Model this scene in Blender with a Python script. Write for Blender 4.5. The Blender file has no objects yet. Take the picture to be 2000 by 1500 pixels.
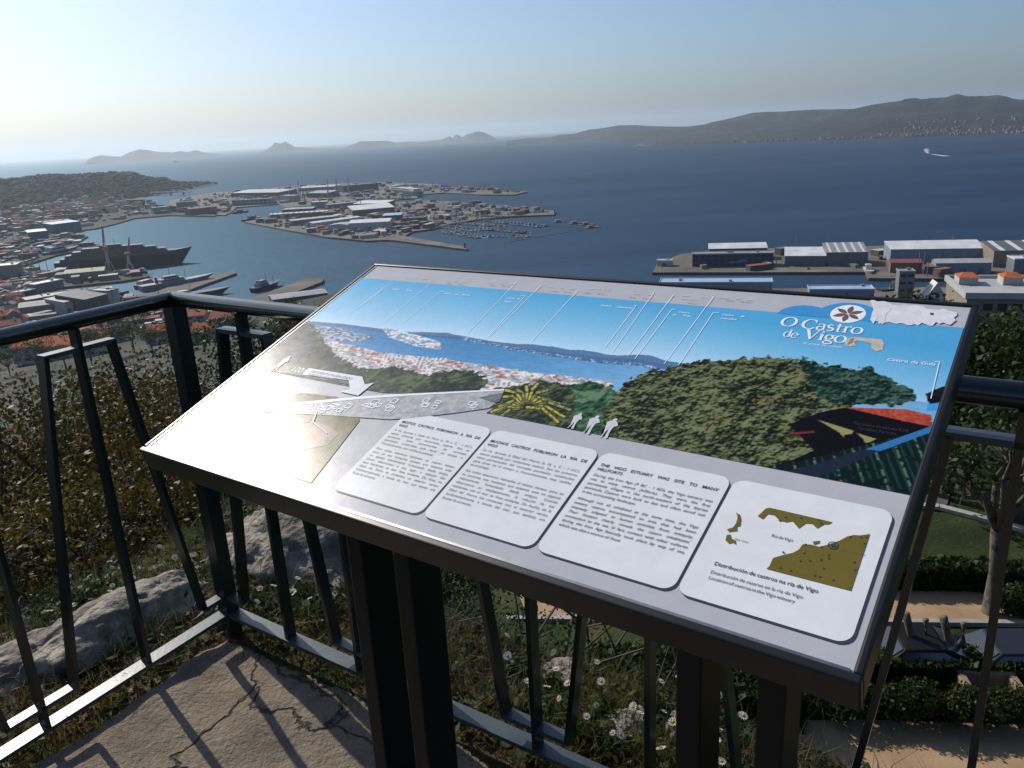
import bpy, bmesh, math, random
import numpy as np
from mathutils import Vector, Matrix, noise as mnoise

random.seed(11)
rng = np.random.default_rng(11)
sc = bpy.context.scene
col = sc.collection
R_ = math.radians

# ------------------------------------------------------------------ camera, sky, sun, exposure
GZ = 135.0                      # height of the lookout above the sea (sea level is z = 0)
ZC = GZ + 1.505                 # eye height
FPX = 1565.0                    # focal length in pixels of the 2000 px wide photograph
CAMR = Matrix(((0.99856661, -0.05352317, 0.0),
               (-0.01601614, -0.29880851, 0.95417868),
               (-0.05107067, -0.95281097, -0.29923744)))
cam_d = bpy.data.cameras.new('camera')
cam = bpy.data.objects.new('camera', cam_d)
col.objects.link(cam)
cam.matrix_world = Matrix.Translation((0, 0, ZC)) @ (CAMR @ Matrix(((1, 0, 0), (0, -1, 0), (0, 0, -1)))).to_4x4()
cam_d.sensor_width = 36.0
cam_d.lens = FPX / 2000.0 * 36.0
cam_d.clip_start = 0.05
cam_d.clip_end = 90000.0
sc.camera = cam

SUN_AZ, SUN_EL = -41.5, 36.5    # degrees; azimuth from +Y towards +X
world = bpy.data.worlds.new('World')
sc.world = world
world.use_nodes = True
wn, wl = world.node_tree.nodes, world.node_tree.links
wn.clear()
sky = wn.new('ShaderNodeTexSky')
sky.sky_type = 'NISHITA'
sky.sun_disc = False
sky.sun_elevation = R_(SUN_EL)
sky.sun_rotation = R_(SUN_AZ)
sky.altitude = 100.0
sky.air_density = 1.0
sky.dust_density = 1.9
sky.ozone_density = 7.5
bg = wn.new('ShaderNodeBackground')
bg.inputs['Strength'].default_value = 0.110
wo = wn.new('ShaderNodeOutputWorld')
wl.new(sky.outputs[0], bg.inputs[0])
wl.new(bg.outputs[0], wo.inputs[0])

sa, se = R_(SUN_AZ), R_(SUN_EL)
SUN = Vector((math.sin(sa) * math.cos(se), math.cos(sa) * math.cos(se), math.sin(se)))
sun_d = bpy.data.lights.new('sun', 'SUN')
sun_d.energy = 4.6
sun_d.angle = R_(0.53)
sun_d.color = (1.0, 0.93, 0.82)
sun_o = bpy.data.objects.new('sun', sun_d)
sun_o.rotation_euler = SUN.to_track_quat('Z', 'Y').to_euler()
sun_o.location = (-60, 60, GZ + 80)
col.objects.link(sun_o)

sc.render.engine = 'CYCLES'
sc.view_settings.view_transform = 'Standard'
sc.view_settings.look = 'None'
sc.view_settings.gamma = 1.0
sc.view_settings.use_curve_mapping = False
sc.view_settings.exposure = 0.0
sc.cycles.max_bounces = 6
sc.cycles.transparent_max_bounces = 8


# ------------------------------------------------------------------ helpers
def ray(px, py):
    return CAMR @ Vector(((px - 1000.0) / FPX, (py - 750.0) / FPX, 1.0))


def at(px, py, z=0.0):
    """point of the level z = const that the photograph shows at a pixel"""
    d = ray(px, py)
    t = (z - ZC) / d.z
    return Vector((d.x * t, d.y * t, z))


def tag(o, label=None, cat=None, group=None, kind=None):
    if label: o['label'] = label
    if cat: o['category'] = cat
    if group: o['group'] = group
    if kind: o['kind'] = kind
    return o


def empty(name, loc=(0, 0, 0), rz=0.0):
    o = bpy.data.objects.new(name, None)
    o.empty_display_size = 0.2
    o.location = loc
    o.rotation_euler = (0, 0, rz)
    col.objects.link(o)
    return o


def link(name, me, parent=None, loc=None, rz=None, scale=None):
    o = bpy.data.objects.new(name, me)
    col.objects.link(o)
    if parent: o.parent = parent
    if loc is not None: o.location = loc
    if rz is not None: o.rotation_euler = (0, 0, rz)
    if scale is not None: o.scale = scale
    return o


def copy_tree(o, parent=None):
    c = o.copy()
    col.objects.link(c)
    c.parent = parent
    for ch in list(o.children):
        copy_tree(ch, c)
    return c


class MB:
    """collects boxes, prisms, tubes and quads into one mesh"""

    def __init__(s):
        s.v, s.f, s.m = [], [], []

    def add(s, vs, fs, mi=0):
        b = len(s.v)
        s.v += [tuple(p) for p in vs]
        for f in fs:
            s.f.append([b + i for i in f])
            s.m.append(mi)
        return s

    def box(s, x0, x1, y0, y1, z0, z1, mi=0):
        return s.add([(x0, y0, z0), (x1, y0, z0), (x1, y1, z0), (x0, y1, z0), (x0, y0, z1), (x1, y0, z1), (x1, y1, z1), (x0, y1, z1)],
                     [(0, 3, 2, 1), (4, 5, 6, 7), (0, 1, 5, 4), (1, 2, 6, 5), (2, 3, 7, 6), (3, 0, 4, 7)], mi)

    def obox(s, p, q, w, h, up=(0, 0, 1), mi=0):
        """bar from p to q, w wide and h thick"""
        p, q = Vector(p), Vector(q)
        d = (q - p).normalized()
        a = d.cross(Vector(up))
        if a.length < 1e-4: a = d.cross(Vector((1, 0, 0)))
        a.normalize()
        b = a.cross(d)
        a, b = a * w / 2, b * h / 2
        return s.add([p - a - b, p + a - b, p + a + b, p - a + b, q - a - b, q + a - b, q + a + b, q - a + b],
                     [(0, 3, 2, 1), (4, 5, 6, 7), (0, 1, 5, 4), (1, 2, 6, 5), (2, 3, 7, 6), (3, 0, 4, 7)], mi)

    def prism(s, poly, z0, z1, mi=0, cap=True):
        n = len(poly)
        a = sum(poly[i][0] * poly[(i + 1) % n][1] - poly[(i + 1) % n][0] * poly[i][1] for i in range(n))
        if a < 0: poly = poly[::-1]
        vs = [(p[0], p[1], z0) for p in poly] + [(p[0], p[1], z1) for p in poly]
        fs = [(i, (i + 1) % n, n + (i + 1) % n, n + i) for i in range(n)]
        if cap: fs += [tuple(range(n, 2 * n)), tuple(range(n - 1, -1, -1))]
        return s.add(vs, fs, mi)

    def tube(s, path, rad, n=8, mi=0, cap=True):
        path = [Vector(p) for p in path]
        rs = rad if isinstance(rad, (list, tuple)) else [rad] * len(path)
        vs, fs = [], []
        ref = Vector((0, 0, 1))
        for i, p in enumerate(path):
            d = (path[min(i + 1, len(path) - 1)] - path[max(i - 1, 0)]).normalized()
            a = d.cross(ref)
            if a.length < 0.05: a = d.cross(Vector((1, 0, 0)))
            a.normalize()
            b = a.cross(d)
            for k in range(n):
                t = 2 * math.pi * k / n
                vs.append(p + (a * math.cos(t) + b * math.sin(t)) * rs[i])
        for i in range(len(path) - 1):
            for k in range(n):
                k2 = (k + 1) % n
                fs.append((i * n + k, i * n + k2, (i + 1) * n + k2, (i + 1) * n + k))
        if cap:
            fs.append(tuple(range(n - 1, -1, -1)))
            fs.append(tuple(range((len(path) - 1) * n, len(path) * n)))
        return s.add(vs, fs, mi)

    def mesh(s, name, mats, smooth=False):
        me = bpy.data.meshes.new(name)
        me.from_pydata(s.v, [], s.f)
        for m in (mats if isinstance(mats, (list, tuple)) else [mats]):
            me.materials.append(m)
        me.polygons.foreach_set('material_index', s.m)
        if smooth: me.polygons.foreach_set('use_smooth', [True] * len(s.f))
        me.update()
        return me

    def build(s, name, mats, parent=None, smooth=False, loc=None, rz=None):
        return link(name, s.mesh(name, mats, smooth), parent, loc, rz)


def fast_mesh(name, V, Q, mat, smooth=False):
    """quads or triangles from numpy arrays"""
    V = np.asarray(V, np.float32)
    Q = np.asarray(Q, np.int32)
    me = bpy.data.meshes.new(name)
    me.vertices.add(len(V))
    me.vertices.foreach_set('co', V.ravel())
    k = Q.shape[1]
    me.loops.add(Q.size)
    me.loops.foreach_set('vertex_index', Q.ravel())
    me.polygons.add(len(Q))
    me.polygons.foreach_set('loop_start', np.arange(0, Q.size, k, dtype=np.int32))
    if smooth: me.polygons.foreach_set('use_smooth', np.ones(len(Q), bool))
    for m in (mat if isinstance(mat, (list, tuple)) else [mat]):
        me.materials.append(m)
    me.update(calc_edges=True)
    me.validate()
    return me


_mats = {}


def mat(key, c1, c2=None, rough=0.7, scale=5.0, metal=0.0, bump=0.0, bscale=None, spec=0.5, c3=None, detail=5.0, transl=0.0, coat=0.0, dist=0.02, obj=True, warp=0.0):
    """procedural material: two or three colours mixed by noise, fine relief from a second noise"""
    if key in _mats: return _mats[key]
    m = bpy.data.materials.new(key)
    m.use_nodes = True
    nt = m.node_tree
    N, L = nt.nodes, nt.links
    b = N['Principled BSDF']
    b.inputs['Roughness'].default_value = rough
    b.inputs['Metallic'].default_value = metal
    b.inputs['Specular IOR Level'].default_value = spec
    if coat: b.inputs['Coat Weight'].default_value = coat
    if c2 is None: c2 = tuple(x * 0.8 for x in c1)
    tc = N.new('ShaderNodeTexCoord')
    src = tc.outputs['Object']
    if not obj:
        g = N.new('ShaderNodeNewGeometry')
        src = g.outputs['Position']
    nz = N.new('ShaderNodeTexNoise')
    nz.inputs['Scale'].default_value = scale
    nz.inputs['Detail'].default_value = detail
    nz.inputs['Roughness'].default_value = 0.62
    nz.inputs['Distortion'].default_value = warp
    L.new(src, nz.inputs['Vector'])
    rp = N.new('ShaderNodeValToRGB')
    rp.color_ramp.elements[0].position = 0.36
    rp.color_ramp.elements[1].position = 0.64
    rp.color_ramp.elements[0].color = (*c1, 1)
    rp.color_ramp.elements[1].color = (*c2, 1)
    if c3 is not None:
        e = rp.color_ramp.elements.new(0.5)
        e.color = (*c3, 1)
    L.new(nz.outputs['Fac'], rp.inputs['Fac'])
    L.new(rp.outputs[0], b.inputs['Base Color'])
    if bump:
        n2 = N.new('ShaderNodeTexNoise')
        n2.inputs['Scale'].default_value = bscale or scale * 4
        n2.inputs['Detail'].default_value = 6
        L.new(src, n2.inputs['Vector'])
        bp = N.new('ShaderNodeBump')
        bp.inputs['Strength'].default_value = bump
        bp.inputs['Distance'].default_value = dist
        L.new(n2.outputs['Fac'], bp.inputs['Height'])
        L.new(bp.outputs[0], b.inputs['Normal'])
    if transl:
        tr = N.new('ShaderNodeBsdfTranslucent')
        L.new(rp.outputs[0], tr.inputs['Color'])
        mx = N.new('ShaderNodeMixShader')
        mx.inputs[0].default_value = transl
        L.new(b.outputs[0], mx.inputs[1])
        L.new(tr.outputs[0], mx.inputs[2])
        L.new(mx.outputs[0], N['Material Output'].inputs['Surface'])
    _mats[key] = m
    return m


def fbm(p, oct=4, h=1.0, lac=2.0):
    return mnoise.fractal(Vector(p), h, lac, oct)


def lerp_table(tab, x):
    if x <= tab[0][0]: return tab[0][1]
    for (a, b), (c, d) in zip(tab, tab[1:]):
        if x <= c: return b + (d - b) * (x - a) / (c - a)
    return tab[-1][1]


def smooth01(x):
    x = max(0.0, min(1.0, x))
    return x * x * (3 - 2 * x)


# ------------------------------------------------------------------ the railing line (plan) and the hill
CX, CY = -0.972, 2.314                       # corner of the railing
DR = Vector((0.821, -0.571, 0)).normalized()  # towards the right end
DL = Vector((-0.5336, -0.8457, 0)).normalized()
NR = Vector((-DR.y, DR.x, 0))                # outward normals
NL = Vector((DL.y, -DL.x, 0))


def outside(x, y):
    dx, dy = x - CX, y - CY
    return max(dx * NR.x + dy * NR.y, dx * NL.x + dy * NL.y)


TER_R = [(-9, -0.1), (-0.05, -0.05), (0.15, -0.03), (0.45, -0.10), (0.75, -0.55), (1.3, -1.9), (3, -5.2), (6, -9.6), (10, -13.6), (13, -15.4), (16, -15.5), (62, -15.6), (85, -24), (140, -45), (240, -72), (400, -106), (520, -124), (590, -131.8), (600, -132.6), (640, -138.5)]
TER_L = [(-9, -0.1), (-0.05, -0.05), (0.15, -0.03), (0.9, -0.15), (1.6, -0.8), (3, -2.4), (6, -4.8), (10, -7.5), (16, -12.5), (22, -15.5), (34, -18), (60, -26), (100, -40), (150, -55), (240, -74), (400, -106), (520, -124), (590, -131.8), (600, -132.6), (640, -138.5)]


def hill_z(x, y):
    d = outside(x, y)
    az = math.degrees(math.atan2(x, y))
    k = smooth01((az + 16) / 18)
    z = lerp_table(TER_L, d) * (1 - k) + lerp_table(TER_R, d) * k
    if 0.1 < d < 14:
        z += 0.10 * min(1, d) * fbm((x * 1.3, y * 1.3, 3.1), 4) * (1 - smooth01((d - 11) / 3) * k)
        z += 0.03 * fbm((x * 6, y * 6, 1.1), 3)
    return GZ + z


# ------------------------------------------------------------------ materials
def ground_mat(key, stops, scale, bump, bscale, dist, rough=0.9, second=None):
    """several soil and plant colours in patches"""
    m = bpy.data.materials.new(key)
    m.use_nodes = True
    N, L = m.node_tree.nodes, m.node_tree.links
    b = N['Principled BSDF']
    b.inputs['Roughness'].default_value = rough
    b.inputs['Specular IOR Level'].default_value = 0.2
    g = N.new('ShaderNodeNewGeometry')
    nz = N.new('ShaderNodeTexNoise')
    nz.inputs['Scale'].default_value = scale
    nz.inputs['Detail'].default_value = 8
    nz.inputs['Roughness'].default_value = 0.68
    L.new(g.outputs['Position'], nz.inputs['Vector'])
    rp = N.new('ShaderNodeValToRGB')
    while len(rp.color_ramp.elements) < len(stops): rp.color_ramp.elements.new(0.5)
    for e, (p, c) in zip(rp.color_ramp.elements, stops):
        e.position = p
        e.color = (*c, 1)
    L.new(nz.outputs['Fac'], rp.inputs['Fac'])
    L.new(rp.outputs[0], b.inputs['Base Color'])
    n2 = N.new('ShaderNodeTexNoise')
    n2.inputs['Scale'].default_value = bscale
    n2.inputs['Detail'].default_value = 8
    L.new(g.outputs['Position'], n2.inputs['Vector'])
    bp = N.new('ShaderNodeBump')
    bp.inputs['Strength'].default_value = bump
    bp.inputs['Distance'].default_value = dist
    L.new(n2.outputs['Fac'], bp.inputs['Height'])
    L.new(bp.outputs[0], b.inputs['Normal'])
    _mats[key] = m
    return m


m_hill = ground_mat('hillside_soil', [(0.30, (0.045, 0.030, 0.016)), (0.42, (0.085, 0.055, 0.028)), (0.5, (0.045, 0.055, 0.016)), (0.6, (0.075, 0.06, 0.03)), (0.72, (0.12, 0.10, 0.07))], 2.6, 0.9, 30, 0.03)
m_lawn = ground_mat('park_grass', [(0.35, (0.012, 0.022, 0.004)), (0.5, (0.022, 0.038, 0.007)), (0.65, (0.060, 0.060, 0.020))], 0.35, 0.8, 6, 0.08)
m_slope = ground_mat('town_slope', [(0.36, (0.010, 0.014, 0.007)), (0.5, (0.022, 0.027, 0.015)), (0.66, (0.055, 0.052, 0.042))], 0.03, 0.5, 0.4, 0.5)
m_quay = ground_mat('quay_concrete', [(0.33, (0.085, 0.075, 0.065)), (0.5, (0.13, 0.115, 0.095)), (0.68, (0.21, 0.18, 0.15))], 0.02, 0.3, 0.5, 0.1)
m_quaywall = mat('quay_wall', (0.05, 0.045, 0.04), (0.10, 0.09, 0.08), 0.9, 0.2)
m_sand = ground_mat('sandy_gravel', [(0.3, (0.24, 0.155, 0.085)), (0.5, (0.33, 0.22, 0.125)), (0.7, (0.40, 0.28, 0.17))], 0.5, 0.6, 18, 0.02)
m_asph = ground_mat('asphalt', [(0.35, (0.075, 0.07, 0.066)), (0.6, (0.11, 0.10, 0.095))], 0.6, 0.5, 30, 0.01)
m_white = mat('white_paint', (0.75, 0.75, 0.73), (0.62, 0.62, 0.6), 0.6, 3)

# sea: dark water with two sizes of waves
m_sea = bpy.data.materials.new('sea_water')
m_sea.use_nodes = True
N, L = m_sea.node_tree.nodes, m_sea.node_tree.links
N.remove(N['Principled BSDF'])
df = N.new('ShaderNodeBsdfDiffuse')
gl = N.new('ShaderNodeBsdfGlossy')
gl.inputs['Roughness'].default_value = 0.58
gl.inputs['Color'].default_value = (0.52, 0.82, 1.0, 1)
ms = N.new('ShaderNodeMixShader')
ms.inputs[0].default_value = 0.10
L.new(df.outputs[0], ms.inputs[1])
L.new(gl.outputs[0], ms.inputs[2])
L.new(ms.outputs[0], N['Material Output'].inputs['Surface'])
g = N.new('ShaderNodeNewGeometry')
n0 = N.new('ShaderNodeTexNoise')
n0.inputs['Scale'].default_value = 0.0016
n0.inputs['Detail'].default_value = 12
n0.inputs['Roughness'].default_value = 0.74
mp = N.new('ShaderNodeMapping')
mp.inputs['Scale'].default_value = (0.45, 1.5, 1.0)
L.new(g.outputs['Position'], mp.inputs['Vector'])
L.new(mp.outputs[0], n0.inputs['Vector'])
rp = N.new('ShaderNodeValToRGB')
rp.color_ramp.elements[0].position = 0.34
rp.color_ramp.elements[0].color = (0.001, 0.005, 0.024, 1)
rp.color_ramp.elements[1].position = 0.68
rp.color_ramp.elements[1].color = (0.002, 0.014, 0.054, 1)
L.new(n0.outputs['Fac'], rp.inputs['Fac'])
L.new(rp.outputs[0], df.inputs['Color'])
# wind patches: ruffled and smoother water
mr = N.new('ShaderNodeMapRange')
mr.inputs['From Min'].default_value = 0.35
mr.inputs['From Max'].default_value = 0.65
mr.inputs['To Min'].default_value = 0.50
mr.inputs['To Max'].default_value = 0.66
L.new(n0.outputs['Fac'], mr.inputs['Value'])
L.new(mr.outputs[0], gl.inputs['Roughness'])
n1 = N.new('ShaderNodeTexNoise')
n1.inputs['Scale'].default_value = 0.055
n1.inputs['Detail'].default_value = 7
n1.inputs['Roughness'].default_value = 0.7
mp2 = N.new('ShaderNodeMapping')
mp2.inputs['Scale'].default_value = (0.7, 1.3, 1.0)
mp2.inputs['Rotation'].default_value = (0, 0, 0.5)
L.new(g.outputs['Position'], mp2.inputs['Vector'])
L.new(mp2.outputs[0], n1.inputs['Vector'])
bp = N.new('ShaderNodeBump')
bp.inputs['Strength'].default_value = 0.3
bp.inputs['Distance'].default_value = 5.0
L.new(n1.outputs['Fac'], bp.inputs['Height'])
L.new(bp.outputs[0], gl.inputs['Normal'])

# ------------------------------------------------------------------ sea and ground
o = MB().add([(-42000, 300, 0), (42000, 300, 0), (42000, 46000, 0), (-42000, 46000, 0)], [(0, 1, 2, 3)]).build('sea', m_sea)
tag(o, kind='structure')


def polar_ground(name, azs, rs, material):
    V, Q = [], []
    for r in rs:
        for a in azs:
            x, y = r * math.sin(R_(a)), r * math.cos(R_(a))
            V.append((x, y, hill_z(x, y)))
    n = len(azs)
    for i in range(len(rs) - 1):
        for j in range(n - 1):
            Q.append((i * n + j, i * n + j + 1, (i + 1) * n + j + 1, (i + 1) * n + j))
    Q = np.array(Q)[:, ::-1]
    return tag(link(name, fast_mesh(name, V, Q, material, True)), kind='structure')


azs = [-110 + i * 2.5 for i in range(21)] + [-58 + i * 0.62 for i in range(180)] + [54 + i * 2.5 for i in range(23)]
polar_ground('hillside', azs, [0.55 + 0.04 * i for i in range(70)] + [3.35 * (1.05 ** i) for i in range(1, 35)], m_hill)
R1 = 3.35 * 1.05 ** 34
azs2 = [-78 + i * 2.0 for i in range(79)]
polar_ground('park_ground', azs2, [R1 * (1.05 ** i) for i in range(0, 27)], m_lawn)
R2 = R1 * 1.05 ** 26
rs = [R2 * (1.045 ** i) for i in range(0, 54)]
polar_ground('town_ground', azs2, [r for r in rs if r < 650] + [650], m_slope)

TZ = GZ - 15.5 + 0.02          # level of the park terrace


def sheet(name, pxs, z, material, kind='structure'):
    b_ = MB()
    pts = [at(x, y, z) for x, y in pxs]
    b_.prism([(p.x, p.y) for p in pts], z - 0.3, z)
    return tag(b_.build(name, material), kind=kind)


sheet('gravel_path', [(500, 1090), (1400, 1128), (2500, 1150), (2500, 1216), (1400, 1205), (500, 1200)], TZ + 0.004, m_sand)
sheet('road', [(500, 1206), (1400, 1211), (2500, 1224), (2500, 1330), (1400, 1318), (500, 1308)], TZ - 0.06, m_asph)
sheet('sandy_walk', [(1180, 1410), (1700, 1405), (2050, 1418), (2500, 1428), (2500, 1720), (1180, 1720)], TZ + 0.008, m_sand)
# kerb between road and gravel, and the edge line painted on the road
kb = MB()
A = [at(x, y, TZ + 0.1) for x, y in ((500, 1203), (1400, 1208), (2500, 1220))]
for p, q in zip(A, A[1:]):
    kb.obox((p.x, p.y, TZ + 0.0), (q.x, q.y, TZ + 0.0), 0.22, 0.24)
tag(kb.build('kerb', mat('kerb_stone', (0.24, 0.23, 0.21), (0.32, 0.3, 0.28), 0.8, 3)), kind='structure')
kb = MB()
A = [at(x, y, TZ - 0.055) for x, y in ((500, 1215), (1400, 1220), (2500, 1233))]
for p, q in zip(A, A[1:]):
    kb.obox((p.x, p.y, p.z), (q.x, q.y, q.z), 0.14, 0.004)
tag(kb.build('road_marking', m_white), kind='structure')
# pale kerb that crosses the lawn
kb = MB()
A = [at(x, y, TZ + 0.05) for x, y in ((1760, 985), (1835, 990), (1912, 1010), (2100, 1062), (2400, 1145))]
for p, q in zip(A, A[1:]):
    kb.obox(p, q, 0.35, 0.16)
tag(kb.build('lawn_kerb', mat('pale_stone', (0.38, 0.36, 0.32), (0.30, 0.28, 0.25), 0.85, 2)), kind='structure')
sheet('park_path', [(1700, 960), (1775, 935), (1860, 940), (1850, 985), (1770, 995), (1690, 1000)], TZ + 0.006, m_asph)

# ------------------------------------------------------------------ far land
m_far = ground_mat('wooded_hill', [(0.34, (0.002, 0.005, 0.005)), (0.47, (0.005, 0.010, 0.009)), (0.56, (0.013, 0.017, 0.014)), (0.68, (0.045, 0.040, 0.034))], 0.0045, 0.8, 0.02, 25.0)
m_isle = ground_mat('island_rock', [(0.35, (0.035, 0.045, 0.035)), (0.6, (0.09, 0.09, 0.08))], 0.004, 0.7, 0.012, 40.0)


def table(tab, x):
    return lerp_table(tab, x)


def ridge(name, prof, base, deep, material, n=120, rough=0.05, seed=0.0, rows=10):
    """land mass whose skyline follows the profile: base = distance of the shore, deep = distance from shore to crest"""
    x0, x1 = prof[0][0], prof[-1][0]
    V, Q = [], []
    m = rows + 5
    for i in range(n + 1):
        px = x0 + (x1 - x0) * i / n
        py = table(prof, px)
        d = ray(px, py)
        hd = math.hypot(d.x, d.y)
        ux, uy = d.x / hd, d.y / hd
        D = table(base, px)
        W = deep * (0.35 + 0.65 * math.sin(math.pi * min(1, max(0, i / n))) ** 0.5)
        h = max(2.0, ZC + d.z / hd * (D + W))
        for j in range(m):
            if j <= rows:
                f = j / rows
                z = h * (0.25 * f + 0.75 * smooth01(f)) if j else -4.0
                r = D + W * f
            else:
                f = (j - rows) / 4
                z = h * (1 - f) ** 1.3 if j < m - 1 else -4.0
                r = D + W * (1 + f)
            nx = fbm((ux * r / 420 + seed, uy * r / 420, seed * 2), 5) * .8 + fbm((ux * r / 1300 + seed, uy * r / 1300, seed * 3), 3) * .7
            if 0 < j < rows:
                z = max(1.0, z * (1 + 0.9 * nx * (1 - f * 0.8)))
            elif j == rows:
                z = z + h * rough * nx
            r += deep * 0.10 * fbm((px * 0.02 + seed, j * 0.2, 4.0), 3) if j < 2 else 0
            V.append((ux * r, uy * r, z))
    for i in range(n):
        for j in range(m - 1):
            Q.append((i * m + j, i * m + j + 1, (i + 1) * m + j + 1, (i + 1) * m + j))
    Q = np.array(Q)[:, ::-1]
    return link(name, fast_mesh(name, V, Q, material, True))


def land(name, label, *a, **k):
    return tag(ridge(name, *a, **k), label, None, None, 'structure')


land('island', None, [(166, 317), (172, 311), (182, 306), (195, 303), (215, 304), (235, 306), (248, 299), (270, 293), (288, 293), (310, 297), (335, 298), (352, 295), (366, 297), (383, 293), (400, 298), (418, 299), (436, 302)], [(166, 14000), (436, 15500)], 900, m_isle, seed=1.3)
land('island', None, [(508, 298), (520, 293), (532, 284), (537, 279), (547, 282), (558, 278), (568, 283), (576, 287), (600, 288), (620, 291), (640, 290), (656, 292)], [(508, 14600), (656, 14600)], 800, m_isle, seed=2.1)
land('island', None, [(668, 291), (682, 284), (705, 277), (735, 277), (755, 276), (775, 279), (795, 277), (815, 278), (835, 277), (860, 273), (878, 266), (884, 269), (892, 262), (903, 268), (912, 262), (930, 258), (945, 259), (958, 264), (972, 273)], [(668, 14200), (972, 14200)], 900, m_isle, seed=4.7)
land('headland', None, [(990, 276), (1010, 272), (1040, 270), (1075, 268), (1095, 263), (1120, 262), (1150, 254), (1180, 250), (1210, 245), (1245, 244), (1270, 246), (1310, 247), (1350, 248), (1400, 244), (1450, 246), (1500, 250)], [(990, 9800), (1250, 8600), (1500, 8600)], 900, m_far, seed=5.5)
land('headland', None, [(1190, 269), (1205, 265), (1225, 258), (1260, 254), (1300, 252), (1340, 248), (1375, 243), (1400, 236), (1430, 230), (1470, 220), (1500, 217), (1560, 216), (1610, 214), (1650, 213), (1700, 212), (1760, 212), (1850, 214)], [(1190, 7600), (1350, 6900), (1850, 6900)], 1500, m_far, seed=8.5, n=160)
land('headland', None, [(1278, 279), (1300, 273), (1345, 268), (1400, 262), (1460, 254), (1520, 244), (1590, 230), (1650, 216), (1700, 205), (1740, 198), (1780, 195), (1830, 193), (1850, 190), (1868, 186), (1885, 190), (1905, 192), (1925, 189), (1945, 186), (1965, 189), (1985, 194), (2000, 194), (2060, 196), (2150, 188), (2300, 195), (2500, 190)], [(1278, 5600), (1500, 5200), (1690, 5000), (2000, 4900), (2500, 4600)], 2100, m_far, seed=11.5, n=220, rows=14)
HEAD = land('headland', None, [(-500, 372), (-300, 366), (-150, 362), (0, 354), (40, 352), (85, 346), (130, 347), (200, 344), (255, 342), (280, 349), (305, 353), (320, 350), (335, 357), (360, 360), (425, 361)], [(-500, 2350), (0, 2450), (200, 2650), (330, 2950), (425, 3300)], 620, m_far, seed=17.5, n=160)


def slab(name, pxs, z=2.6, material=None):
    """flat made land with a quay wall down into the water"""
    pts = [at(x, y, z) for x, y in pxs]
    b_ = MB()
    P = [(p.x, p.y) for p in pts]
    n = len(P)
    a = sum(P[i][0] * P[(i + 1) % n][1] - P[(i + 1) % n][0] * P[i][1] for i in range(n))
    if a < 0: P = P[::-1]
    b_.add([(x, y, z) for x, y in P], [tuple(range(n))], 0)
    b_.add([(x, y, -2.5) for x, y in P] + [(x, y, z) for x, y in P], [(i, (i + 1) % n, n + (i + 1) % n, n + i) for i in range(n)], 1)
    o_ = b_.build(name, [material or m_quay, m_quaywall])
    bm_ = bmesh.new()
    bm_.from_mesh(o_.data)
    bmesh.ops.triangulate(bm_, faces=[f for f in bm_.faces if len(f.verts) > 4])
    bm_.to_mesh(o_.data)
    bm_.free()
    return tag(o_, kind='structure')


LZ = 2.6
slab('harbour_ground', [(-700, 640), (-700, 372), (0, 372), (160, 380), (212, 389), (255, 393), (300, 398), (352, 404), (372, 410), (425, 416), (420, 422), (330, 420), (262, 426), (225, 437), (187, 446), (128, 453), (172, 461), (150, 474), (196, 477), (192, 481), (110, 498), (40, 520), (150, 538), (215, 529), (288, 531), (292, 540), (235, 549), (118, 561), (128, 569), (232, 567), (300, 590), (520, 625), (520, 660), (-700, 760)], LZ, m_slope)
slab('container_quay', [(476, 433), (530, 424), (556, 414), (740, 397), (830, 391), (900, 394), (1086, 412), (1082, 419), (1000, 422), (930, 429), (880, 437), (850, 446), (805, 452), (790, 461), (911, 482), (912, 487), (760, 468), (715, 470), (640, 463), (560, 449)])
slab('ferry_quay', [(330, 392), (400, 378), (450, 373), (600, 361), (740, 355), (860, 360), (900, 364), (1031, 374), (1005, 380), (940, 380), (870, 376), (815, 380), (815, 387), (700, 394), (600, 402), (555, 405), (545, 398), (460, 405), (455, 412), (440, 420), (330, 414)])
slab('fishing_quay', [(1274, 532), (1284, 514), (1330, 496), (1400, 487), (2300, 467), (2300, 546), (1696, 543), (1690, 531)])
slab('pier', [(490, 583), (595, 545), (632, 543), (630, 550), (520, 592), (470, 600)])
slab('pier', [(225, 600), (330, 560), (455, 529), (462, 533), (380, 562), (300, 600)])
slab('waterfront_ground', [(1200, 566), (2400, 556), (2400, 640), (1200, 650)])


# ------------------------------------------------------------------ harbour buildings
def wall_mat(key, c, rib=0.0, rough=0.75):
    """sheet or rendered wall with vertical ribs and streaks"""
    if key in _mats: return _mats[key]
    m = mat(key, c, tuple(x * 0.82 for x in c), rough, 0.25, detail=6)
    if rib:
        N, L = m.node_tree.nodes, m.node_tree.links
        tc = N.new('ShaderNodeTexCoord')
        w = N.new('ShaderNodeTexWave')
        w.inputs['Scale'].default_value = rib
        w.inputs['Distortion'].default_value = 0.0
        L.new(tc.outputs['Object'], w.inputs['Vector'])
        bp = N.new('ShaderNodeBump')
        bp.inputs['Strength'].default_value = 0.5
        bp.inputs['Distance'].default_value = 0.15
        L.new(w.outputs['Fac'], bp.inputs['Height'])
        L.new(bp.outputs[0], N['Principled BSDF'].inputs['Normal'])
    return m


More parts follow.
